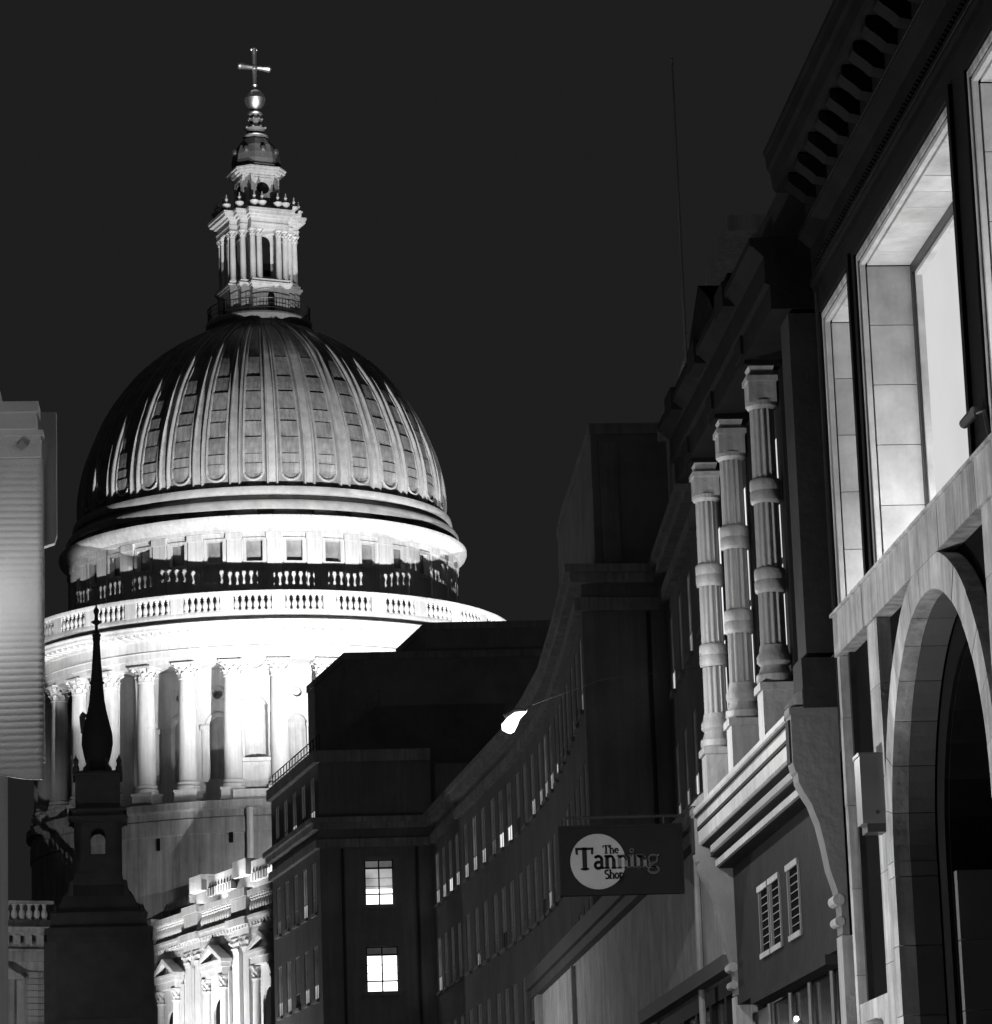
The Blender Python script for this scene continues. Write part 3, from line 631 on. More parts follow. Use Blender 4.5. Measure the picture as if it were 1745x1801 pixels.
facade(N5, N6, (30,95), 0, 22.2, rows3, 2.9, lit=.5, margin=.5, seed=8)
facade(N6, N7, (30,85), 0, 22.2, rows3, 2.9, lit=.5, margin=.5, seed=9)
# end wall of the far wing with the two lit windows
pe, te, ne, Le = frame_of((4.15,160.0), (9.46,160.0), (7,170))
mpe = lambda u, v, d: (4.15+u, 160.0+d, v)
wA, wB = (6.22,7.58,18.62,20.75), (6.2,7.7,14.56,16.68)
part('wall', MB().plate([rect(.001,5.309,0,25.4)]+[rect(a-4.15,b-4.15,c,d) for a, b, c, d in (wA, wB)], mpe, 0, .35), 'brick', ob, None, False)
for (a, b, c, d), bright in ((wA, 0), (wB, 1)):
    wd = part('window', MB().plate([rect(a,b,c,d), rect(a+.06,(a+b)/2-.035,c+.05,c+(d-c)*.23), rect((a+b)/2+.035,b-.06,c+.05,c+(d-c)*.23), rect(a+.06,(a+b)/2-.035,c+(d-c)*.26,c+(d-c)*.8), rect((a+b)/2+.035,b-.06,c+(d-c)*.26,c+(d-c)*.8), rect(a+.06,(a+b)/2-.035,c+(d-c)*.84,d-.05), rect((a+b)/2+.035,b-.06,c+(d-c)*.84,d-.05)], lambda u, v, q: (u, 160.0+q, v), .12, .18), 'metal', ob, None, False)
    h = d-c
    for f0, f1, mm in ((0,.25,'win_white'),(.25,.36,'win_white' if bright else 'win_white'),(.36,.82,'win_white' if bright else 'win_mid'),(.82,1,'win_glimmer' if bright else 'win_low')):
        part('pane', MB().box(a+.02,b-.02,160.16,160.165,c+h*f0+.004,c+h*f1), mm, wd)
    for g_ in (.42,.6): part('glazing_bar', MB().box(a+.06,b-.06,160.14,160.158,c+h*g_-.012,c+h*g_+.012), 'metal', wd)
    part('sill', MB().box(a-.12,b+.12,159.85,160.2,c-.16,c-.004), 'trim', wd); part('head', MB().box(a-.12,b+.12,159.95,160.2,d+.004,d+.22), 'brick', wd)
for x in (5.2, 8.7): part('drain_pipe', MB().tube([(x,159.93,0),(x,159.93,21.3)], .06, 8), 'metal', ob, None, False)
part('drain_pipe', MB().tube([(12.9,102.38,0),(12.9,102.38,21.3)], .06, 8), 'metal', ob, None, False)
# bodies behind the facades
mpzz = lambda u, v, d: (u, v, d)
part('rear_block', MB().prism([(4.6,160.36),(2.55,173.1),(24,176),(24,160.36)], mpzz, 0, 25.3), 'brick', ob, None, False)
body = [(x+.36, y) for x, y in CV]; body[0] = (9.85,160.3); body[-1] = (11.25,102.8)
part('rear_block', MB().prism(body+[(24,102.8),(24,160.3)], mpzz, 0, 22.1), 'brick', ob, None, False)
part('rear_block', MB().prism([(13.85,102.4),(13.35,92.2),(12.8,80.4),(24,80.4),(24,102.4)], mpzz, 0, 22.1), 'brick', ob, None, False)
part('wall', MB().box(10.87,13.44,102.46,102.8,0,22.2), 'brick', ob, None, False)
part('wall', MB().box(12.41,24,79.7,80.3,0,22.2), 'brick', ob, None, False)
def band(pts, inside, z0, z1, out, name, m='trim', inn=.3):
    """string course that follows a run of facade points, mitred at the bends"""
    P_ = [Vector(p) for p in pts]; ins = Vector(inside); o_ = []; i_ = []
    for k_, p in enumerate(P_):
        ds = []
        if k_: ds.append((P_[k_]-P_[k_-1]).normalized())
        if k_ < len(P_)-1: ds.append((P_[k_+1]-P_[k_]).normalized())
        ns = []
        for d in ds:
            n = Vector((-d.y, d.x)); ns.append(n)
        n = sum(ns, Vector((0,0)))/len(ns); n /= max(n.length_squared, .3)
        o_.append(p+n*out); i_.append(p-n*inn)
    poly = [tuple(p) for p in o_]+[tuple(p) for p in reversed(i_)]
    return part(name, MB().prism(poly, mpzz, z0, z1), m, ob, None, False)
run = [N0, N1, (9.46,160.0)]      # left normal of this run points to the street? walk it so that it does
def street_run(pts): return list(reversed(pts))
whole = [N7, N6, N5, (10.86,102.45), *reversed(CV[:-1]), N1, N0]
for z0, z1, o_ in ((21.35,21.75,.22),(22.2,22.5,.35),(22.5,22.75,.5)): band(whole, IN, z0, z1, o_, 'cornice')
band([(9.46,160.0), N1, N0], IN, 25.4, 25.95, .25, 'coping')
for a, b in ((25.95,26.02),):
    rp = MB()
    n_ = 16
    for i in range(n_+1):
        t_ = i/n_; x = N1[0]+(N0[0]-N1[0])*t_; y = N1[1]+(N0[1]-N1[1])*t_; rp.tube([(x+.1,y,25.9),(x+.1,y,26.75)], .03, 5)
    for z in (26.35,26.75): rp.tube([(N1[0]+.1,N1[1],z),(N0[0]+.1,N0[1],z)], .03, 5)
    part('roof_railing', rp, 'metal', ob, None, False)
def tier(poly, z0, z1, nm):
    part(nm, MB().prism(poly, mpzz, z0, z1), 'slate', ob, None, False)
    c = sum((Vector(p) for p in poly), Vector((0,0)))/len(poly)
    part('coping', MB().prism([tuple(c+(Vector(p)-c)*1.008) for p in poly], mpzz, z1+.002, z1+.35), 'trim', ob, None, False)
tier([(5.75,166.0),(4.1,175.6),(20,177),(20,166)], 25.0, 31.4, 'roof_storey')
tier([(9.8,166.3),(8.7,173.5),(20,174),(20,166.3)], 31.3, 32.9, 'roof_storey')
tier([(11.5,103.9),(11.75,116),(11.9,119.5),(22,119.5),(22,103.9)], 22.0, 27.3, 'roof_storey')
part('stair_tower_panel', MB().box(11.75,12.3,103.7,103.9,22.8,27.0), 'trim', ob, None, False)
# attic of the nearest stretch with its lit windows
pa, ta, na, La = frame_of((13.65,102.0), (13.2,92.2), (30,95))
mpa = lambda u, v, d: tuple(pa+ta*u+na*d+Vector((0,0,v)))
ua = [1.2,3.3,5.3,7.2,8.9]
part('attic_wall', MB().plate([rect(0,La,22.75,26.6)]+[rect(u-.5,u+.5,23.3,25.9) for u in ua], mpa, 0, .3), 'brick', ob, None, False)
for i, u in enumerate(ua):
    fr, lo, hi, sl_ = window_meshes(1.0, 2.6); p = pa+ta*u
    wd = part('window', fr, 'reveal', ob, Matrix(((ta.x,na.x,0,p.x),(ta.y,na.y,0,p.y),(0,0,1,23.3),(0,0,0,1))), False)
    for me in (lo, hi):
        m2 = me.copy(); m2.materials.clear(); part('pane', m2, ('glass_dark','win_low','win_glimmer','win_mid','win_bright')[i], wd)
part('roof_storey', MB().prism([(14.0,102.0),(13.6,92.2),(13.1,80.4),(24,80.4),(24,102)], mpzz, 22.1, 26.5), 'slate', ob, None, False)
part('coping', MB().prism([(13.4,102.1),(12.95,92.2),(12.5,80.2),(24,80.2),(24,102.1)], mpzz, 26.6, 27.0), 'trim', ob, None, False)

# ---------------------------------------------------------------- pale rendered building
pb = thing('rendered_building', 'low building with streaked pale rendered wall and dark coping', 'building', (9, 56, 0))
mpx = lambda X: (lambda u, v, d: (X+d, u, v))
part('wall', MB().plate([rect(40.9,70,0,7.05), rect(42.2,50.8,1.0,5.15)], mpx(6.2), 0, .4), 'render', pb, None, False)
part('body', MB().box(6.62,12.0,41.0,69.9,0,6.9), 'render', pb, None, False)
part('coping', MB().box(6.06,12.1,40.9,70.1,7.052,7.22).box(5.98,12.1,40.85,70.15,7.22,7.5), 'coping', pb, None, False)
part('end_pilaster', MB().box(6.1,6.3,68.9,69.7,0,7.05), 'render', pb, None, False)
sf = part('shop_window', MB().plate([rect(42.2,50.8,1.0,5.15)]+[rect(42.35+i*1.42,43.6+i*1.42,1.15,4.95) for i in range(6)], mpx(6.28), 0, .1), 'painted_dark', pb, None, False)
part('pane', MB().box(6.34,6.35,42.25,50.75,1.05,5.1), 'glass_dark', sf)
part('shop_cornice', MB().box(6.02,6.3,41.9,51.1,5.152,5.34), 'coping', pb, None, False)
for y in (44.9, 62.0): part('down_pipe', MB().tube([(6.15,y,0),(6.15,y,7.0)], .045, 8), 'render', pb, None, False)

# ---------------------------------------------------------------- hanging shop sign
sg = thing('hanging_sign', 'black projecting shop sign with white disc and serif lettering', 'sign', (5.2, 44.5, 6.4))
bd = part('sign_board', MB().box(4.33,5.9,44.5,44.6,6.42,7.28), 'sign_black', sg, None, False)
part('disc', MB().prism(circ(4.8,6.83,.365,40), lambda u, v, d: (u, d, v), 44.488, 44.499), 'sign_white', sg, None, False)
part('sign_edge', MB().plate([rect(4.3,5.93,6.39,7.31), rect(4.335,5.895,6.425,7.275)], lambda u, v, d: (u, d, v), 44.485, 44.61), 'sign_black', sg, None, False)
part('bracket', MB().tube([(4.4,44.55,7.42),(6.2,44.55,7.42)], .02, 6).tube([(4.5,44.55,7.3),(4.5,44.55,7.42)], .015, 6).tube([(5.7,44.55,7.3),(5.7,44.55,7.42)], .015, 6).box(6.17,6.2,44.45,44.65,7.3,7.55), 'metal', sg, None, False)
# serif lettering, each letter its own piece: strokes as (points, width) in units of x-height
def stroke(pts, w_):
    m = MB(); 
    for (x0, y0), (x1, y1) in zip(pts[:-1], pts[1:]):
        dx, dy = x1-x0, y1-y0; l = math.hypot(dx, dy) or 1; nx, ny = -dy/l*w_/2, dx/l*w_/2; ex, ey = dx/l*w_*.12, dy/l*w_*.12
        m.plate([[(x0-ex+nx,y0-ey+ny),(x0-ex-nx,y0-ey-ny),(x1+ex-nx,y1+ey-ny),(x1+ex+nx,y1+ey+ny)]], lambda u, v, d: (u, d, v), 0, .01)
    return m
def el(cx_, cy_, rx, ry, a0, a1, n=14): return [(cx_+rx*math.cos(R(a0+(a1-a0)*i/n)), cy_+ry*math.sin(R(a0+(a1-a0)*i/n))) for i in range(n+1)]
G = {
 'T': (1.25, [([(.62,0),(.62,1.5)],.26),([(.02,1.44),(1.22,1.44)],.13),([(.06,1.48),(.1,1.08)],.13),([(1.18,1.48),(1.14,1.08)],.13),([(.35,.05),(.89,.05)],.1)]),
 'a': (.82, [(el(.36,.72,.27,.24,150,0),.17),([(.62,.75),(.62,.0)],.2),(el(.36,.26,.26,.25,60,330),.18),([(.6,.05),(.82,.05)],.1)]),
 'n': (.98, [([(.22,0),(.22,1.0)],.22),(el(.48,.62,.26,.34,150,0),.16),([(.74,.66),(.74,0)],.22),([(.04,.04),(.4,.04)],.09),([(.56,.04),(.94,.04)],.09),([(.04,.95),(.24,.95)],.1)]),
 'i': (.5, [([(.24,0),(.24,1.0)],.22),([(.06,.04),(.44,.04)],.09),([(.06,.95),(.26,.95)],.1),(el(.24,1.34,.08,.08,0,360,10),.16)]),
 'g': (.9, [(el(.4,.66,.28,.28,0,360,18),.18),([(.66,.85),(.86,.98)],.11),(el(.42,-.18,.36,.24,0,360,18),.16),([(.2,.42),(.12,.18),(.6,.02)],.14)]),
 'h': (.98, [([(.22,0),(.22,1.55)],.22),(el(.48,.62,.26,.34,150,0),.16),([(.74,.66),(.74,0)],.22),([(.04,.04),(.4,.04)],.09),([(.56,.04),(.94,.04)],.09),([(.02,1.5),(.26,1.5)],.1)]),
 'e': (.8, [(el(.4,.5,.3,.42,0,320,18),.18),([(.12,.52),(.68,.52)],.1)]),
 'S': (.9, [(el(.44,1.1,.3,.32,40,270,14),.19),(el(.44,.4,.32,.36,90,-140,14),.19)]),
 'o': (.86, [(el(.42,.48,.3,.42,0,360,18),.19)]),
 'p': (.95, [([(.22,-.45),(.22,1.0)],.22),(el(.48,.5,.3,.42,150,-150,16),.17),([(.04,-.42),(.42,-.42)],.09),([(.04,.95),(.24,.95)],.1)]),
}
def word(txt, x, z, h, name, mats, tight=1.0, bigT=1.0):
    wd = part(name, MB().box(x,x+.02,44.51,44.52,z,z+.02), 'sign_black', sg, None, False)
    for i, ch_ in enumerate(txt):
        adv, ss = G[ch_]; s_ = h*(bigT if i == 0 else 1)
        m = MB()
        for pts_, w_ in ss:
            k_ = stroke([(px*s_, py*s_) for px, py in pts_], w_*s_*1.2); m.add(k_.v, k_.f)
        part('letter', m, mats[i], wd, Matrix.Translation((x, 44.468, z-(.06*h if bigT > 1 and i == 0 else 0))))
        x += adv*s_*tight
B_, G_ = 'sign_black', 'sign_grey'
word('The', 4.865, 6.93, .072, 'lettering_small', [B_]*3, .96)
word('Tanning', 4.505, 6.735, .17, 'lettering_large', [B_,B_,B_,G_,G_,G_,G_], .99, 1.12)
word('Shop', 4.875, 6.60, .078, 'lettering_small', [B_]*4, .9)
# ---------------------------------------------------------------- ornate shop building with banded columns
orn = thing('ornate_shop_building', 'dark ornate building with banded fluted columns above a moulded shop fascia', 'building', (8, 37, 0))
P4 = lambda name, me, m, par=None: part(name, me, m, par or orn, None, False)
P4('body', MB().box(6.36,13,32.95,40.8,0,13.4), 'sooty')
wins = [(35.42,37.1),(37.72,39.25),(39.8,40.75)]
P4('wall', MB().plate([rect(32.9,40.85,6.5,12.9)]+[rect(a,b,7.75,10.45) for a, b in wins], mpx(6.0), 0, .35), 'painted_dark')
for i, (a, b) in enumerate(wins):
    wd = P4('window', MB().plate([rect(a,b,7.75,10.45), rect(a+.05,b-.05,7.8,9.0), rect(a+.05,b-.05,9.06,10.4)], mpx(6.0), 0, .03), 'painted_dark')
    P4('pane', MB().box(6.012,6.016,a+.02,b-.02,7.77,10.43), 'win_upper', wd)
def fluted(r_, z0, z1, nf=12, taper=.94):
    m = MB(); n = nf*6; vs = []
    for z, s_ in ((z0,1.0),(z1,taper)):
        for i in range(n):
            a = 2*PI*i/n; ph = (i % 6)/6; d = .0 if ph in (0.0, 5/6) else -.16*math.sin(PI*(ph-1/12)/(5/6))
            vs.append(((r_*(1+d))*s_*math.cos(a), (r_*(1+d))*s_*math.sin(a), z))
    return m.add(vs, [(i, (i+1) % n, n+(i+1) % n, n+i) for i in range(n)])
csh = fluted(.138, .42, 3.0).mesh('column')
cbs = MB().lathe([(.17,0),(.2,.03),(.2,.1),(.165,.14),(.15,.2),(.185,.24),(.185,.3),(.16,.34),(.148,.42)], 24).mesh('base', True)
ccp = MB().lathe([(.135,2.98),(.17,3.02),(.17,3.07),(.14,3.1),(.14,3.28),(.16,3.32)], 24).box(-.17,.17,-.17,.17,3.28,3.34)
ccp.add([(-.15,-.15,3.05),(.15,-.15,3.05),(.15,.15,3.05),(-.15,.15,3.05),(-.15,-.15,3.28),(.15,-.15,3.28),(.15,.15,3.28),(-.15,.15,3.28)], [(0,1,5,4),(1,2,6,5),(2,3,7,6),(3,0,4,7)])
ccp.lathe([(.15,3.34),(.19,3.44),(.235,3.5),(.235,3.56)], 4, PI/4, 2*PI+PI/4); ccp = ccp.mesh('capital')
bnd = MB().lathe([(.14,0),(.16,.015),(.168,.04),(.168,.125),(.162,.135),(.162,.145),(.168,.155),(.168,.24),(.16,.265),(.14,.28)], 24).mesh('band', True)
cpd = MB().box(-.17,.25,-.19,.19,-.7,-.08).box(-.2,.25,-.22,.22,-.08,0).box(-.2,.25,-.22,.22,-.72,-.62).mesh('pedestal')
for y in (39.62, 37.5, 35.17):
    mw = Matrix.Translation((5.75, y, 7.55))
    c = part('column', csh, 'painted', orn, mw, False)
    part('base', cbs, 'painted', c); part('capital', ccp, 'painted', c); part('pedestal', cpd, 'painted', c)
    for z in (.98, 1.95): part('band', bnd, 'painted', c, Matrix.Translation((0,0,z)))
    P4('pilaster', MB().box(5.93,6.0,y-.2,y+.2,6.95,10.95), 'painted_dark')
# entablature and the broken skyline above
prY = lambda u, v, d: (u, d, v)
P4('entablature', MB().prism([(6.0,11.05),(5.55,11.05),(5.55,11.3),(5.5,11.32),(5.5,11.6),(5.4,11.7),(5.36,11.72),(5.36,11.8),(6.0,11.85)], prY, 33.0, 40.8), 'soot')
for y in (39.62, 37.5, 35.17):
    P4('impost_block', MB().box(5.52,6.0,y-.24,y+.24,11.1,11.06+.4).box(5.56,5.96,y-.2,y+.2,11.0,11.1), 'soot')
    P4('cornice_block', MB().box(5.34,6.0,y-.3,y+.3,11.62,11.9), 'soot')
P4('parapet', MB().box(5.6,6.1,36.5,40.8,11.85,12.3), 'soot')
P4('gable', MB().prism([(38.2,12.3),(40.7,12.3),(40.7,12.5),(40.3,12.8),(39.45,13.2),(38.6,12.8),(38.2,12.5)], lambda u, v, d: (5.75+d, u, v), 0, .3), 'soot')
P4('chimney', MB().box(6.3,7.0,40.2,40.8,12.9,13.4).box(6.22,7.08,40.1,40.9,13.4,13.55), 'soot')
P4('end_pier', MB().box(5.72,6.0,33.0,33.5,7.5,11.0).box(5.66,6.0,32.97,33.5,6.95,7.45), 'painted_dark')
# moulded fascia
P4('bed_moulding', MB().prism([(6.0,6.22),(5.78,6.22),(5.78,6.35),(5.70,6.36),(5.70,6.46),(5.60,6.498),(6.0,6.498)], prY, 33.32, 40.3), 'painted_dark')  # coloured dark to stand in for shade under the fascia
fa = P4('fascia', MB().prism([(6.0,6.5),(5.585,6.5),(5.565,6.52),(5.565,6.66),(5.58,6.665),(5.58,6.7),(5.56,6.705),(5.56,6.82),(5.545,6.83),(5.53,6.86),(5.515,6.88),(5.515,6.93),(6.0,6.95)], prY, 33.32, 40.3), 'painted')
dt = MB().box(5.655,5.72,-.016,.016,6.375,6.45).mesh('dentil')
for i in range(128): part('dentil', dt, 'painted', fa, Matrix.Translation((0,33.6+i*.05,0)))
P4('groove_shade', MB().box(5.552,5.57,33.32,40.3,6.672,6.712), 'painted_dark', fa)  # dark strips painted in for the shade between fascia boards
P4('groove_shade', MB().box(5.525,5.56,33.32,40.3,6.828,6.856), 'painted_dark', fa)
P4('soffit_mould', MB().box(5.74,5.79,33.4,40.2,6.225,6.30), 'painted', fa)
con = [(6.0,4.7),(5.93,4.72),(5.93,4.95),(5.9,5.15),(5.84,5.35),(5.8,5.6),(5.76,5.8),(5.69,6.0),(5.62,6.12),(5.575,6.22),(5.57,6.3),(5.55,6.32),(5.53,6.4),(5.53,6.88),(5.515,6.9),(5.515,6.96),(6.0,6.98)]
for y0_, y1_ in ((33.0,33.3),(40.32,40.62)):
    cn = P4('console', MB().prism(con, prY, y0_, y1_), 'console')
    P4('console_panel', MB().plate([rect(y0_+.06,y1_-.06,6.42,6.84)], lambda u, v, d: (5.51+d, u, v), 0, .03), 'painted_dark', cn)
    for z, r_ in ((5.05,.06),(4.84,.05)): P4('console_scroll', MB().tube([(5.91,y0_-.005,z),(5.91,y1_+.005,z)], r_, 10), 'painted', cn)
    P4('console_cap', MB().prism([(6.0,6.98),(5.5,6.98),(5.6,7.1),(5.85,7.3),(6.0,7.4)], prY, y0_+.02, y1_-.02), 'painted', cn)
    P4('shop_pilaster', MB().box(5.92,6.1,y0_,y1_,0,4.7), 'painted')
P4('louvre_panel', MB().plate([rect(33.32,40.3,4.72,6.218)]+[rect(a,b,c,d) for a, b, c, d in ((35.55,36.25,5.0,5.72),(36.85,37.5,5.0,5.72),(37.65,38.3,5.0,5.72))], mpx(5.96), 0, .1), 'painted_dark')
slat = MB().add([(0,0,0),(.08,0,.045),(.08,0,.055),(0,0,.012),(0,1,0),(.08,1,.045),(.08,1,.055),(0,1,.012)], [(0,1,2,3),(7,6,5,4),(0,4,5,1),(1,5,6,2),(2,6,7,3),(3,7,4,0)]).mesh('slat')
for a, b in ((35.55,36.25),(36.85,37.5),(37.65,38.3)):
    lv = P4('louvre', MB().plate([rect(a-.03,b+.03,4.965,5.755), rect(a+.01,b-.01,5.0,5.72)], mpx(5.94), 0, .03), 'grey_metal')
    P4('louvre_rail', MB().box(5.925,5.945,a-.03,b+.03,5.70,5.765), 'painted', lv); P4('louvre_rail', MB().box(5.925,5.945,a-.03,b+.03,4.95,5.01), 'painted', lv)
    for i in range(8): part('slat', slat, 'grey_metal', lv, Matrix.Translation((5.97,a+.012,5.02+i*.087)) @ Matrix.Diagonal((1,b-a-.024,1,1)))
P4('shop_head', MB().box(5.94,6.1,33.32,40.3,4.6,4.71).box(5.9,6.1,33.9,39.0,4.5,4.6), 'painted_dark')
P4('shop_glass', MB().box(6.14,6.15,33.3,40.3,.4,4.5), 'glass_dark')
for i, y in enumerate((34.7,36.1,37.4,38.9)): P4('mullion', MB().tube([(6.1,y,.4),(6.1,y,4.5)], .025, 8), 'grey_metal')
P4('stall_riser', MB().box(6.05,6.3,33.3,40.3,0,.4), 'painted_dark')
ud = thing('shop_spotlight', 'small glowing spotlight on an arm at the dark shop front', 'lamp', (5.5, 33.9, 3.95))
part('arm', MB().tube([(6.05,34.6,3.55),(5.75,34.3,3.72),(5.62,34.05,3.86)], .022, 8), 'grey_metal', ud, None, False)
part('lamp_head', MB().lathe([(.028,0),(.05,.03),(.052,.08)], 12, cx=5.6, cy=34.0, z0=3.88), 'grey_metal', ud, None, False)
part('bulb', MB().lathe([(0,-.035),(.022,-.025),(.028,0),(.022,.025),(0,.035)], 12, cx=5.59, cy=33.97, z0=3.97).mesh('bulb', True), 'lamp', ud, None, False)
M['pole_grey'] = mat('dull_pole_paint', .07, .6)
fp = thing('flagpole', 'thin bare flagpole rising above the ornate building roof', 'flagpole', (5.75, 40.95, 12.0))
part('pole', MB().tube([(5.77,40.9,11.9),(5.77,40.9,16.6)], [.022,.011], 8), 'pole_grey', fp, None, False)
part('pole_socket', MB().lathe([(.06,0),(.06,.3),(.03,.34)], 10, cx=5.77, cy=40.9, z0=12.0), 'grey_metal', fp, None, False)
part('truck', MB().lathe([(0,-.03),(.028,0),(0,.035)], 8, cx=5.77, cy=40.9, z0=16.62), 'pole_grey', fp, None, False)

# ---------------------------------------------------------------- big stone building, right foreground
big = thing('arched_stone_building', 'tall pale stone building with big lit windows over a dark arch', 'building', (9, 25, 0))
Pb = lambda name, me, m, par=None: part(name, me, m, par or big, None, False)
Y0, Y1 = 14.0, 32.75
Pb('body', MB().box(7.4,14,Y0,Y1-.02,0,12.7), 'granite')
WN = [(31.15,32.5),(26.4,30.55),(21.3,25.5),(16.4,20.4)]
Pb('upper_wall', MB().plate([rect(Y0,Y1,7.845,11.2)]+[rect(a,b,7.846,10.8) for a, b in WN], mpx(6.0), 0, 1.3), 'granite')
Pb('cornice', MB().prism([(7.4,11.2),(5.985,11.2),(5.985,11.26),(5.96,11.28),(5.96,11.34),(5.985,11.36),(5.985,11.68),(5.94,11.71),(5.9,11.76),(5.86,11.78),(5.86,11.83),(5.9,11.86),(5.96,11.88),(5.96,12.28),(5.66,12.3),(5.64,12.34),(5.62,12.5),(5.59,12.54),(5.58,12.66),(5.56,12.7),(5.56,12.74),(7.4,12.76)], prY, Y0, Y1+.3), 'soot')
md = MB().prism([(5.96,12.02),(5.86,12.04),(5.8,12.1),(5.72,12.16),(5.68,12.2),(5.68,12.27),(5.96,12.27)], prY, -.12, .12).mesh('modillion')
i = 0; y = Y0+.5
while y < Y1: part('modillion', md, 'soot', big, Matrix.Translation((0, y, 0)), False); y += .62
Pb('glint_strip', MB().tube([(5.852,Y0,11.8),(5.852,Y1,11.8)], .006, 6), 'glint_strip')  # thin metal strips added to catch lamp glints on the cornice
Pb('glint_strip', MB().tube([(5.952,Y0,11.31),(5.952,Y1,11.31)], .004, 6), 'glint_strip')
ros = MB().lathe([(0,-.02),(.1,0),(.07,.03),(0,.04)], 8).mesh('rosette')
bd2 = MB().lathe([(0,-.028),(.022,-.012),(.026,0),(.022,.012),(0,.028)], 6).mesh('bead')
y = 24.0
nb_ = 0
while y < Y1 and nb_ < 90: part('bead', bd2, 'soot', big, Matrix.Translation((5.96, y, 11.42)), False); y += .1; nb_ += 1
gap = .004
for wi, (a, b) in enumerate(WN):
    # moulded architrave round the opening
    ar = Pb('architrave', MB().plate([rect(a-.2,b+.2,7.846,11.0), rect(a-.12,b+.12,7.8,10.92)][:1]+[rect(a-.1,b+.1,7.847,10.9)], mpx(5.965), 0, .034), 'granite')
    Pb('architrave_fillet', MB().plate([rect(a-.075,b+.075,7.846,10.875), rect(a-.012,b+.012,7.847,10.812)], mpx(5.985), 0, .04), 'limestone', ar)
    # reveal stones: far jamb, near jamb, soffit, sill slab
    dep = 6.47
    nz = 5; zz = [7.85+(10.74-7.85)*q/nz for q in range(nz+1)]
    for q in range(nz):
        e = random.uniform(0, .004)
        Pb('jamb_stone', MB().box(6.03+.03,dep,b-.05-e,b-.001,zz[q]+gap,zz[q+1]-gap), 'limestone_clean')
        Pb('jamb_stone', MB().box(6.03+.03,dep,a+.001,a+.05+e,zz[q]+gap,zz[q+1]-gap), 'limestone_clean')
    ns_ = max(2, int((b-a)/.46)); 
    for q in range(ns_):
        y0_, y1_ = a+.06+(b-a-.12)*q/ns_, a+.06+(b-a-.12)*(q+1)/ns_
        Pb('soffit_stone', MB().box(6.03+.03,dep,y0_+gap,y1_-gap,10.745-random.uniform(0,.004),10.799), 'limestone_clean')
    Pb('outer_fillet', MB().box(6.0,6.045,b-.045,b-.002,7.86,10.79).box(6.0,6.045,a+.05,b-.05,10.755,10.798), 'limestone_clean')
    wd = Pb('window', MB().plate([rect(a+.052,b-.052,7.85,10.74), rect(a+.12,b-.12,7.9,10.66)], mpx(6.472), 0, .06), 'bronze')
    Pb('inner_frame', MB().plate([rect(a+.12,b-.12,7.9,10.66), rect(a+.16,b-.16,7.94,10.62)], mpx(6.5), 0, .06), 'limestone_clean', wd)
    for q in range(5): Pb('pane', MB().box(6.56,6.565,a+.1,b-.1,7.86+.568*q+.002,7.86+.568*(q+1)-.002), 'win_big', wd)
    Pb('window_floor', MB().box(6.0,7.2,a+.003,b-.003,7.78,7.843), 'limestone')
# sill band of long stones
y = Y0; cuts = [Y1]
while cuts[-1] > Y0: cuts.append(cuts[-1]-random.uniform(.62,1.0))
for b, a in zip(cuts[:-1], cuts[1:]): Pb('band_stone', MB().box(5.955-random.uniform(0,.006),6.6,a+gap,b-gap,7.402,7.838), 'limestone')
Pb('band_fillet', MB().box(5.925,5.96,Y0,Y1+.01,7.80,7.83), 'limestone')
# lower storey: recess panels blackened to stand in for shade, piers and the arches
ACS = (28.25, 21.6); RI, RO, ZS = 2.05, 2.36, 5.1
def pier(a, b, z0, z1, x0=5.98):
    z = z0
    while z < z1-.05:
        z2 = min(z1, z+random.uniform(.78,.9))
        Pb('pier_stone', MB().box(x0-random.uniform(0,.005),6.5,a,b,z+gap*.7,z2-gap*.7), 'limestone'); z = z2
pier(30.62,31.12,0,7.398); pier(32.62,32.75,0,7.398); pier(25.55,26.05,0,7.398)
pier(23.95-.15,24.25-.15,0,7.398); pier(19.0,19.4,0,7.398)
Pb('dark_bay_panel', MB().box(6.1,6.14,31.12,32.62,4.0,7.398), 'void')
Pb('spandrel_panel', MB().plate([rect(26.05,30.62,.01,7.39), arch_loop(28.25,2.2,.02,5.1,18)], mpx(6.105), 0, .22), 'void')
Pb('dark_bay_frame', MB().box(6.04,6.1,32.42,32.5,4.0,7.398), 'bronze')
z = 0
while z < 3.99:
    z2 = min(4.0, z+.8); Pb('wall_stone', MB().box(5.99,6.5,31.122,32.618,z+gap,z2-gap), 'limestone'); z = z2
Pb('back_wall', MB().plate([rect(Y0,Y1-.02,0,7.39)]+[arch_loop(c,1.75,.02,ZS,16) for c in ACS], mpx(6.36), 0, .04), 'void')
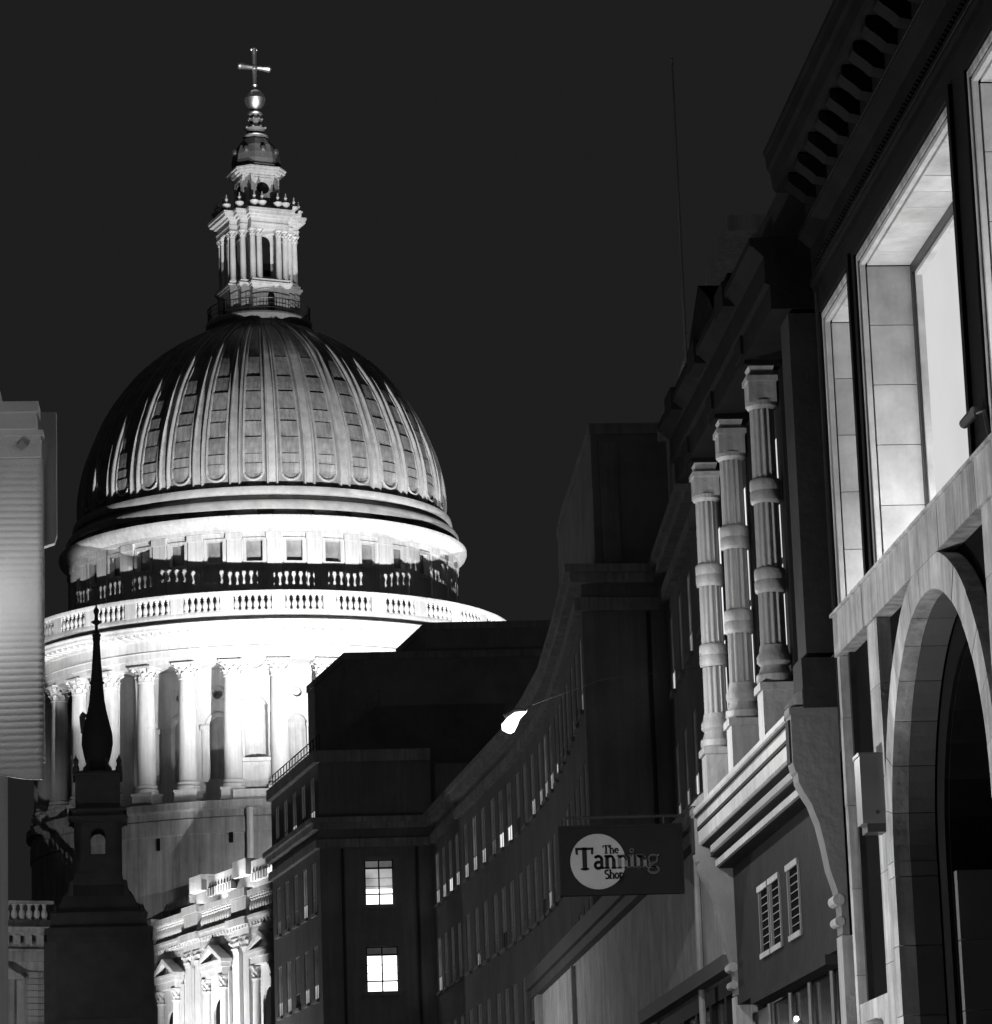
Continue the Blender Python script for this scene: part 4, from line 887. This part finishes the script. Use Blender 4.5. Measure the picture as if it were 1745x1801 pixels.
for c in ACS:
    for s_ in (-1, 1):           # arch jambs
        z = 0
        while z < ZS-.05:
            z2 = min(ZS, z+.62); y0_, y1_ = sorted((c+s_*RI, c+s_*RO))
            Pb('arch_jamb_stone', MB().box(5.95-random.uniform(0,.005),6.1,y0_,y1_,z+gap,z2-gap), 'limestone')
            Pb('reveal_stone', MB().box(6.102,6.34,y0_,y1_,z+gap,z2-gap), 'shaded_lime')
            z = z2
    nv = 15
    for q in range(nv):
        t0, t1 = PI*q/nv+.0015, PI*(q+1)/nv-.0015
        lp = arc(c, ZS, RO, t0, t1, 3)+arc(c, ZS, RI, t1, t0, 3)
        lp = [(u, min(v, 7.395)) for u, v in lp]
        Pb('voussoir', MB().prism(lp, mpx(5.95-random.uniform(0,.005)), 0, .15), 'limestone')
        Pb('reveal_stone', MB().prism(lp, mpx(6.103), 0, .235), 'shaded_lime')
    # deep porch inside the arch
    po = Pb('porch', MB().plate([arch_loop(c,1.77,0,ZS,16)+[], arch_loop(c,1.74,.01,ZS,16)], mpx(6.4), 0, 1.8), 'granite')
    for s_ in (-1, 1):
        z = 0
        while z < 6.2:
            z2 = z+.62; y0_, y1_ = sorted((c+s_*1.62, c+s_*1.74))
            if z2 < ZS+.2: Pb('porch_stone', MB().box(6.42,6.95,y0_,y1_,z+gap,z2-gap), 'shaded_lime', po)
            z = z2
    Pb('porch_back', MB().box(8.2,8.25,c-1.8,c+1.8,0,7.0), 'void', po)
    Pb('door_hood', MB().box(6.9,7.6,c-1.7,c-.5,4.5,4.58).box(6.98,7.6,c-1.7,c-.6,4.4,4.5), 'shaded_lime', po)
    Pb('door_case', MB().box(7.1,7.6,c-1.7,c-.7,0,4.4), 'granite', po)
lion = Pb('carved_boss', MB().lathe([(0,-.16),(.1,-.14),(.16,-.05),(.17,.05),(.12,.14),(0,.18)], 12, cx=5.95, cy=31.6, z0=3.62).mesh('carved_boss', True), 'limestone')
bx_ = thing('alarm_box', 'grey metal box fixed to the stone pier beside the arch', 'alarm box', (5.9, 31.2, 5.4))
part('case', MB().box(5.76,5.975,30.7,30.98,5.5,6.12).box(5.75,5.975,30.69,30.99,6.12,6.15), 'grey_metal', bx_, None, False)
part('base_flange', MB().box(5.8,5.975,30.71,30.97,5.42,5.5), 'metal', bx_, None, False)
part('lock', MB().tube([(5.9,30.695,5.6),(5.9,30.705,5.6)], .02, 8), 'metal', bx_, None, False)
sec = thing('security_camera', 'small dark security camera on the window sill ledge', 'camera', (5.8, 25.6, 7.85))
part('housing', MB().tube([(5.86,25.95,8.06),(5.9,25.7,8.1)], [.04,.045], 10), 'metal', sec, None, False)
part('arm', MB().tube([(5.9,25.72,8.08),(5.95,25.6,8.08),(5.98,25.58,7.84)], .018, 8), 'metal', sec, None, False)

# ---------------------------------------------------------------- left side: building edge, banner, lantern
lf = thing('corner_building', 'dark edge of a street building at the left margin', 'building', (-6, 26, 0))
part('wall', MB().box(-9,-2.92,4,45,0,11.8), 'brick', lf, None, False)
part('cornice', MB().box(-9.2,-2.8,3.8,45.1,11.8,12.1).box(-9.3,-2.72,3.7,45.2,12.1,12.3), 'trim', lf, None, False)
for y in range(8, 44, 4):
    for z in (2.0, 5.6, 8.8):
        wd = part('window', MB().plate([rect(y,y+1.3,z,z+1.9), rect(y+.1,y+1.2,z+.1,z+1.8)], lambda u, v, d: (-2.92+d, u, v), -.01, .05), 'trim', lf, None, False)
        part('pane', MB().box(-2.915,-2.91,y+.08,y+1.22,z+.08,z+1.82), 'glass_dark', wd)
bn = thing('street_banner', 'rippled pale cloth banner hanging from a moulded box at far left', 'banner', (-1.9, 25, 5.2))
nu, nv_ = 24, 300
cl_ = MB(); vs = []
x0_, x1_, zt, zb0 = -2.5, -1.36, 7.66, 5.29
for j in range(nv_+1):
    v = j/nv_
    for i in range(nu+1):
        u = i/nu; x = x0_+(x1_-x0_)*u; z = zt+(zb0-zt)*v+.02*math.sin(u*5)*v - .03*math.sin(6*u+2)*(v > .99)
        amp = .0045*(.25+.75*abs(math.sin(z*2.3+.7)))*min(1, .25+v*2.2)*(1 if v < .75 else 1-.5*(v-.75)/.25)
        zz_ = z-.03*(u-.8)**2+.004*math.sin(u*7+z*1.7)
        y = 25+amp*math.sin(zz_*2*PI/.05+.8*math.sin(z*2.1))+.015*math.sin(u*5+v*2)
        vs.append((x, y, z))
n1 = nu+1
cl_.add(vs, [(j*n1+i, j*n1+i+1, (j+1)*n1+i+1, (j+1)*n1+i) for j in range(nv_) for i in range(nu)])
co = part('cloth', cl_.mesh('cloth', True), 'cloth', bn, None, False)
sm = co.modifiers.new('thick', 'SOLIDIFY'); sm.thickness = .012
part('head_box', MB().box(-2.6,-1.37,24.93,25.08,7.66,7.82), 'cloth', bn, None, False)
part('head_moulding', MB().box(-2.62,-1.35,24.9,25.1,7.82,7.86).box(-2.64,-1.40,24.86,25.12,7.86,7.98).box(-2.66,-1.38,24.82,25.14,7.98,8.06), 'cloth', bn, None, False)
part('side_panel', MB().box(-1.40,-1.262,25.12,25.2,7.1,8.05).prism([(-1.40,7.1),(-1.262,7.1),(-1.28,7.04),(-1.40,7.0)], lambda u, v, d: (u, d, v), 25.12, 25.2), 'cloth_dark', bn, None, False)
part('side_strip', MB().box(-1.42,-1.355,25.09,25.11,5.38,7.66), 'cloth_dark', bn, None, False)
part('diamond', MB().prism([(-1.555,7.74),(-1.51,7.78),(-1.465,7.74),(-1.51,7.70)], lambda u, v, d: (u, d, v), 24.905, 24.93), 'cloth_dark', bn, None, False)
part('bracket', MB().tube([(-2.92,25.0,7.9),(-2.5,25.0,7.9)], .03, 8).tube([(-2.92,25.0,5.3),(-2.45,25.0,5.3)], .02, 8).tube([(-2.5,25.02,5.3),(-1.4,25.02,5.3)], .012, 6), 'metal', bn, None, False)
# ---------------------------------------------------------------- lamps, real and added
# street lanterns on posts, the last two added as fill (all stand below the photograph's frame)
def lantern(x, y, h, power, label, side=1):
    t = thing('street_lantern', label, 'street lamp', (x, y, 0.0), 0, 'street lanterns along the narrow street')
    part('post', MB().lathe([(.12,0),(.12,.5),(.06,.6),(.045,h-.35),(.07,h-.3),(.03,h-.28)], 12, cx=x, cy=y), 'metal', t, None, False)
    part('globe', MB().lathe([(.03,-.2),(.1,-.15),(.13,0),(.1,.13),(.05,.18)], 14, cx=x, cy=y, z0=h).mesh('globe', True), 'lamp_soft', t, None, False)
    part('lantern_cap', MB().lathe([(.16,.19),(.12,.26),(.02,.36),(0,.37)], 14, cx=x, cy=y, z0=h).lathe([(.16,.19),(0,.19)], 14, cx=x, cy=y, z0=h), 'metal', t, None, False)
    return t
Z_ = [('opposite the arched stone building', -1.2, 30.6, 3.2, 1900), ('opposite the pale rendered wall', 0.2, 66.0, 5.2, 680),
      ('added as fill for the dark office block', -16.0, 122.0, 7.0, 1500), ('added as fill for the church tower', -3.0, 172.0, 5.0, 1900)]  # two lamps added to lift the dark block and tower
for i, (txt, x, y, h, pw) in enumerate(Z_):
    t = lantern(x, y, h, 0, 'street lantern on a slim post '+txt)
    point(t, (x-.02, y-.3, h-.02), pw, .14)
# lamp out of the frame beside the banner
wl_ = thing('wall_lantern', 'wall lantern beside the street banner', 'lamp', (-2.6, 24.2, 6.6))
part('bracket', MB().tube([(-2.92,24.2,7.0),(-2.2,24.3,7.0),(-2.05,24.3,6.85)], .02, 8), 'metal', wl_, None, False)
part('globe', MB().lathe([(.02,-.14),(.09,-.1),(.11,0),(.08,.1),(.03,.14)], 14, cx=-2.05, cy=24.35, z0=6.72).mesh('globe', True), 'lamp_soft', wl_, None, False)
point(wl_, (-1.98, 24.25, 6.62), LBAN, .06)
# the lamp hung over the street, the one that glares in the photograph
fl = thing('hanging_street_lamp', 'glaring white street lamp on a thin arm above the street', 'street lamp', (3.22, 38.5, 7.5))
part('bracket_arm', MB().tube([(3.4,38.6,7.93),(4.3,38.65,8.25),(5.75,38.7,8.4)], .003, 6), 'void', fl, None, False)
part('lens', MB().tube([(3.385,38.5,7.86),(3.29,38.5,7.82),(3.23,38.5,7.75),(3.18,38.5,7.68),(3.16,38.5,7.64)], [.012,.05,.075,.085,.055], 14).mesh('lens', True), 'lamp', fl, None, False)
part('hood', MB().tube([(3.41,38.56,7.89),(3.29,38.57,7.88),(3.16,38.57,7.81)], [.02,.045,.05], 10), 'metal', fl, None, False)
point(fl, (3.22, 38.36, 7.62), LHANG, .06)
# slim uplights lying on the window sills of the stone building
for i, (a, b) in enumerate(WN):
    ul = thing('sill_uplight', ('narrow', 'wide', 'third', 'fourth')[i]+' window sill uplight in the stone building', 'lamp', (6.25, (a+b)/2, 7.85), 0, 'uplights on the window sills')
    n_ = 1 if b-a < 2 else 2
    part('casing', MB().box(6.38,6.46,a+.25,b-.25,7.85,7.875), 'metal', ul, None, False)
    part('tube', MB().tube([(6.42,a+.3,7.885),(6.42,b-.3,7.885)], .008, 8), 'lamp_soft', ul, None, False)
    for q in range(n_): point(ul, (6.44, a+(b-a)*(q+.5)/n_, 7.95), LSILL*1.25*(.35 if n_ == 1 else 1), .03)
# floodlights of the cathedral, with the added fills
def flood(p, label, beams, h_mast):
    x, y, z = W(p)
    t = thing('floodlight', label, 'floodlight', (x, y, z-h_mast), 0, 'floodlights of the cathedral')
    part('mast', MB().tube([(x,y,z-h_mast),(x,y,z-.7)], .12, 8), 'metal', t, None, False)
    a = Vector(W(beams[0][0]))-Vector((x,y,z)); a.normalize()
    q = a.to_track_quat('-Z', 'Y').to_matrix().to_4x4(); q.translation = (x, y, z)
    part('housing', MB().lathe([(.02,.6),(.3,.5),(.42,.2),(.45,.06)], 16), 'metal', t, q, False)
    part('lens', MB().lathe([(.42,.08),(0,.09)], 16), 'lamp_soft', t, q, False)
    for aim, pw, size, bl_ in beams: spot(t, (x-a.x*-.3, y-a.y*-.3, z-a.z*-.3), W(aim), pw, R(size), bl_, .35)
for p, lb, beams, hm in FLOODS: flood(p, lb, beams, hm)
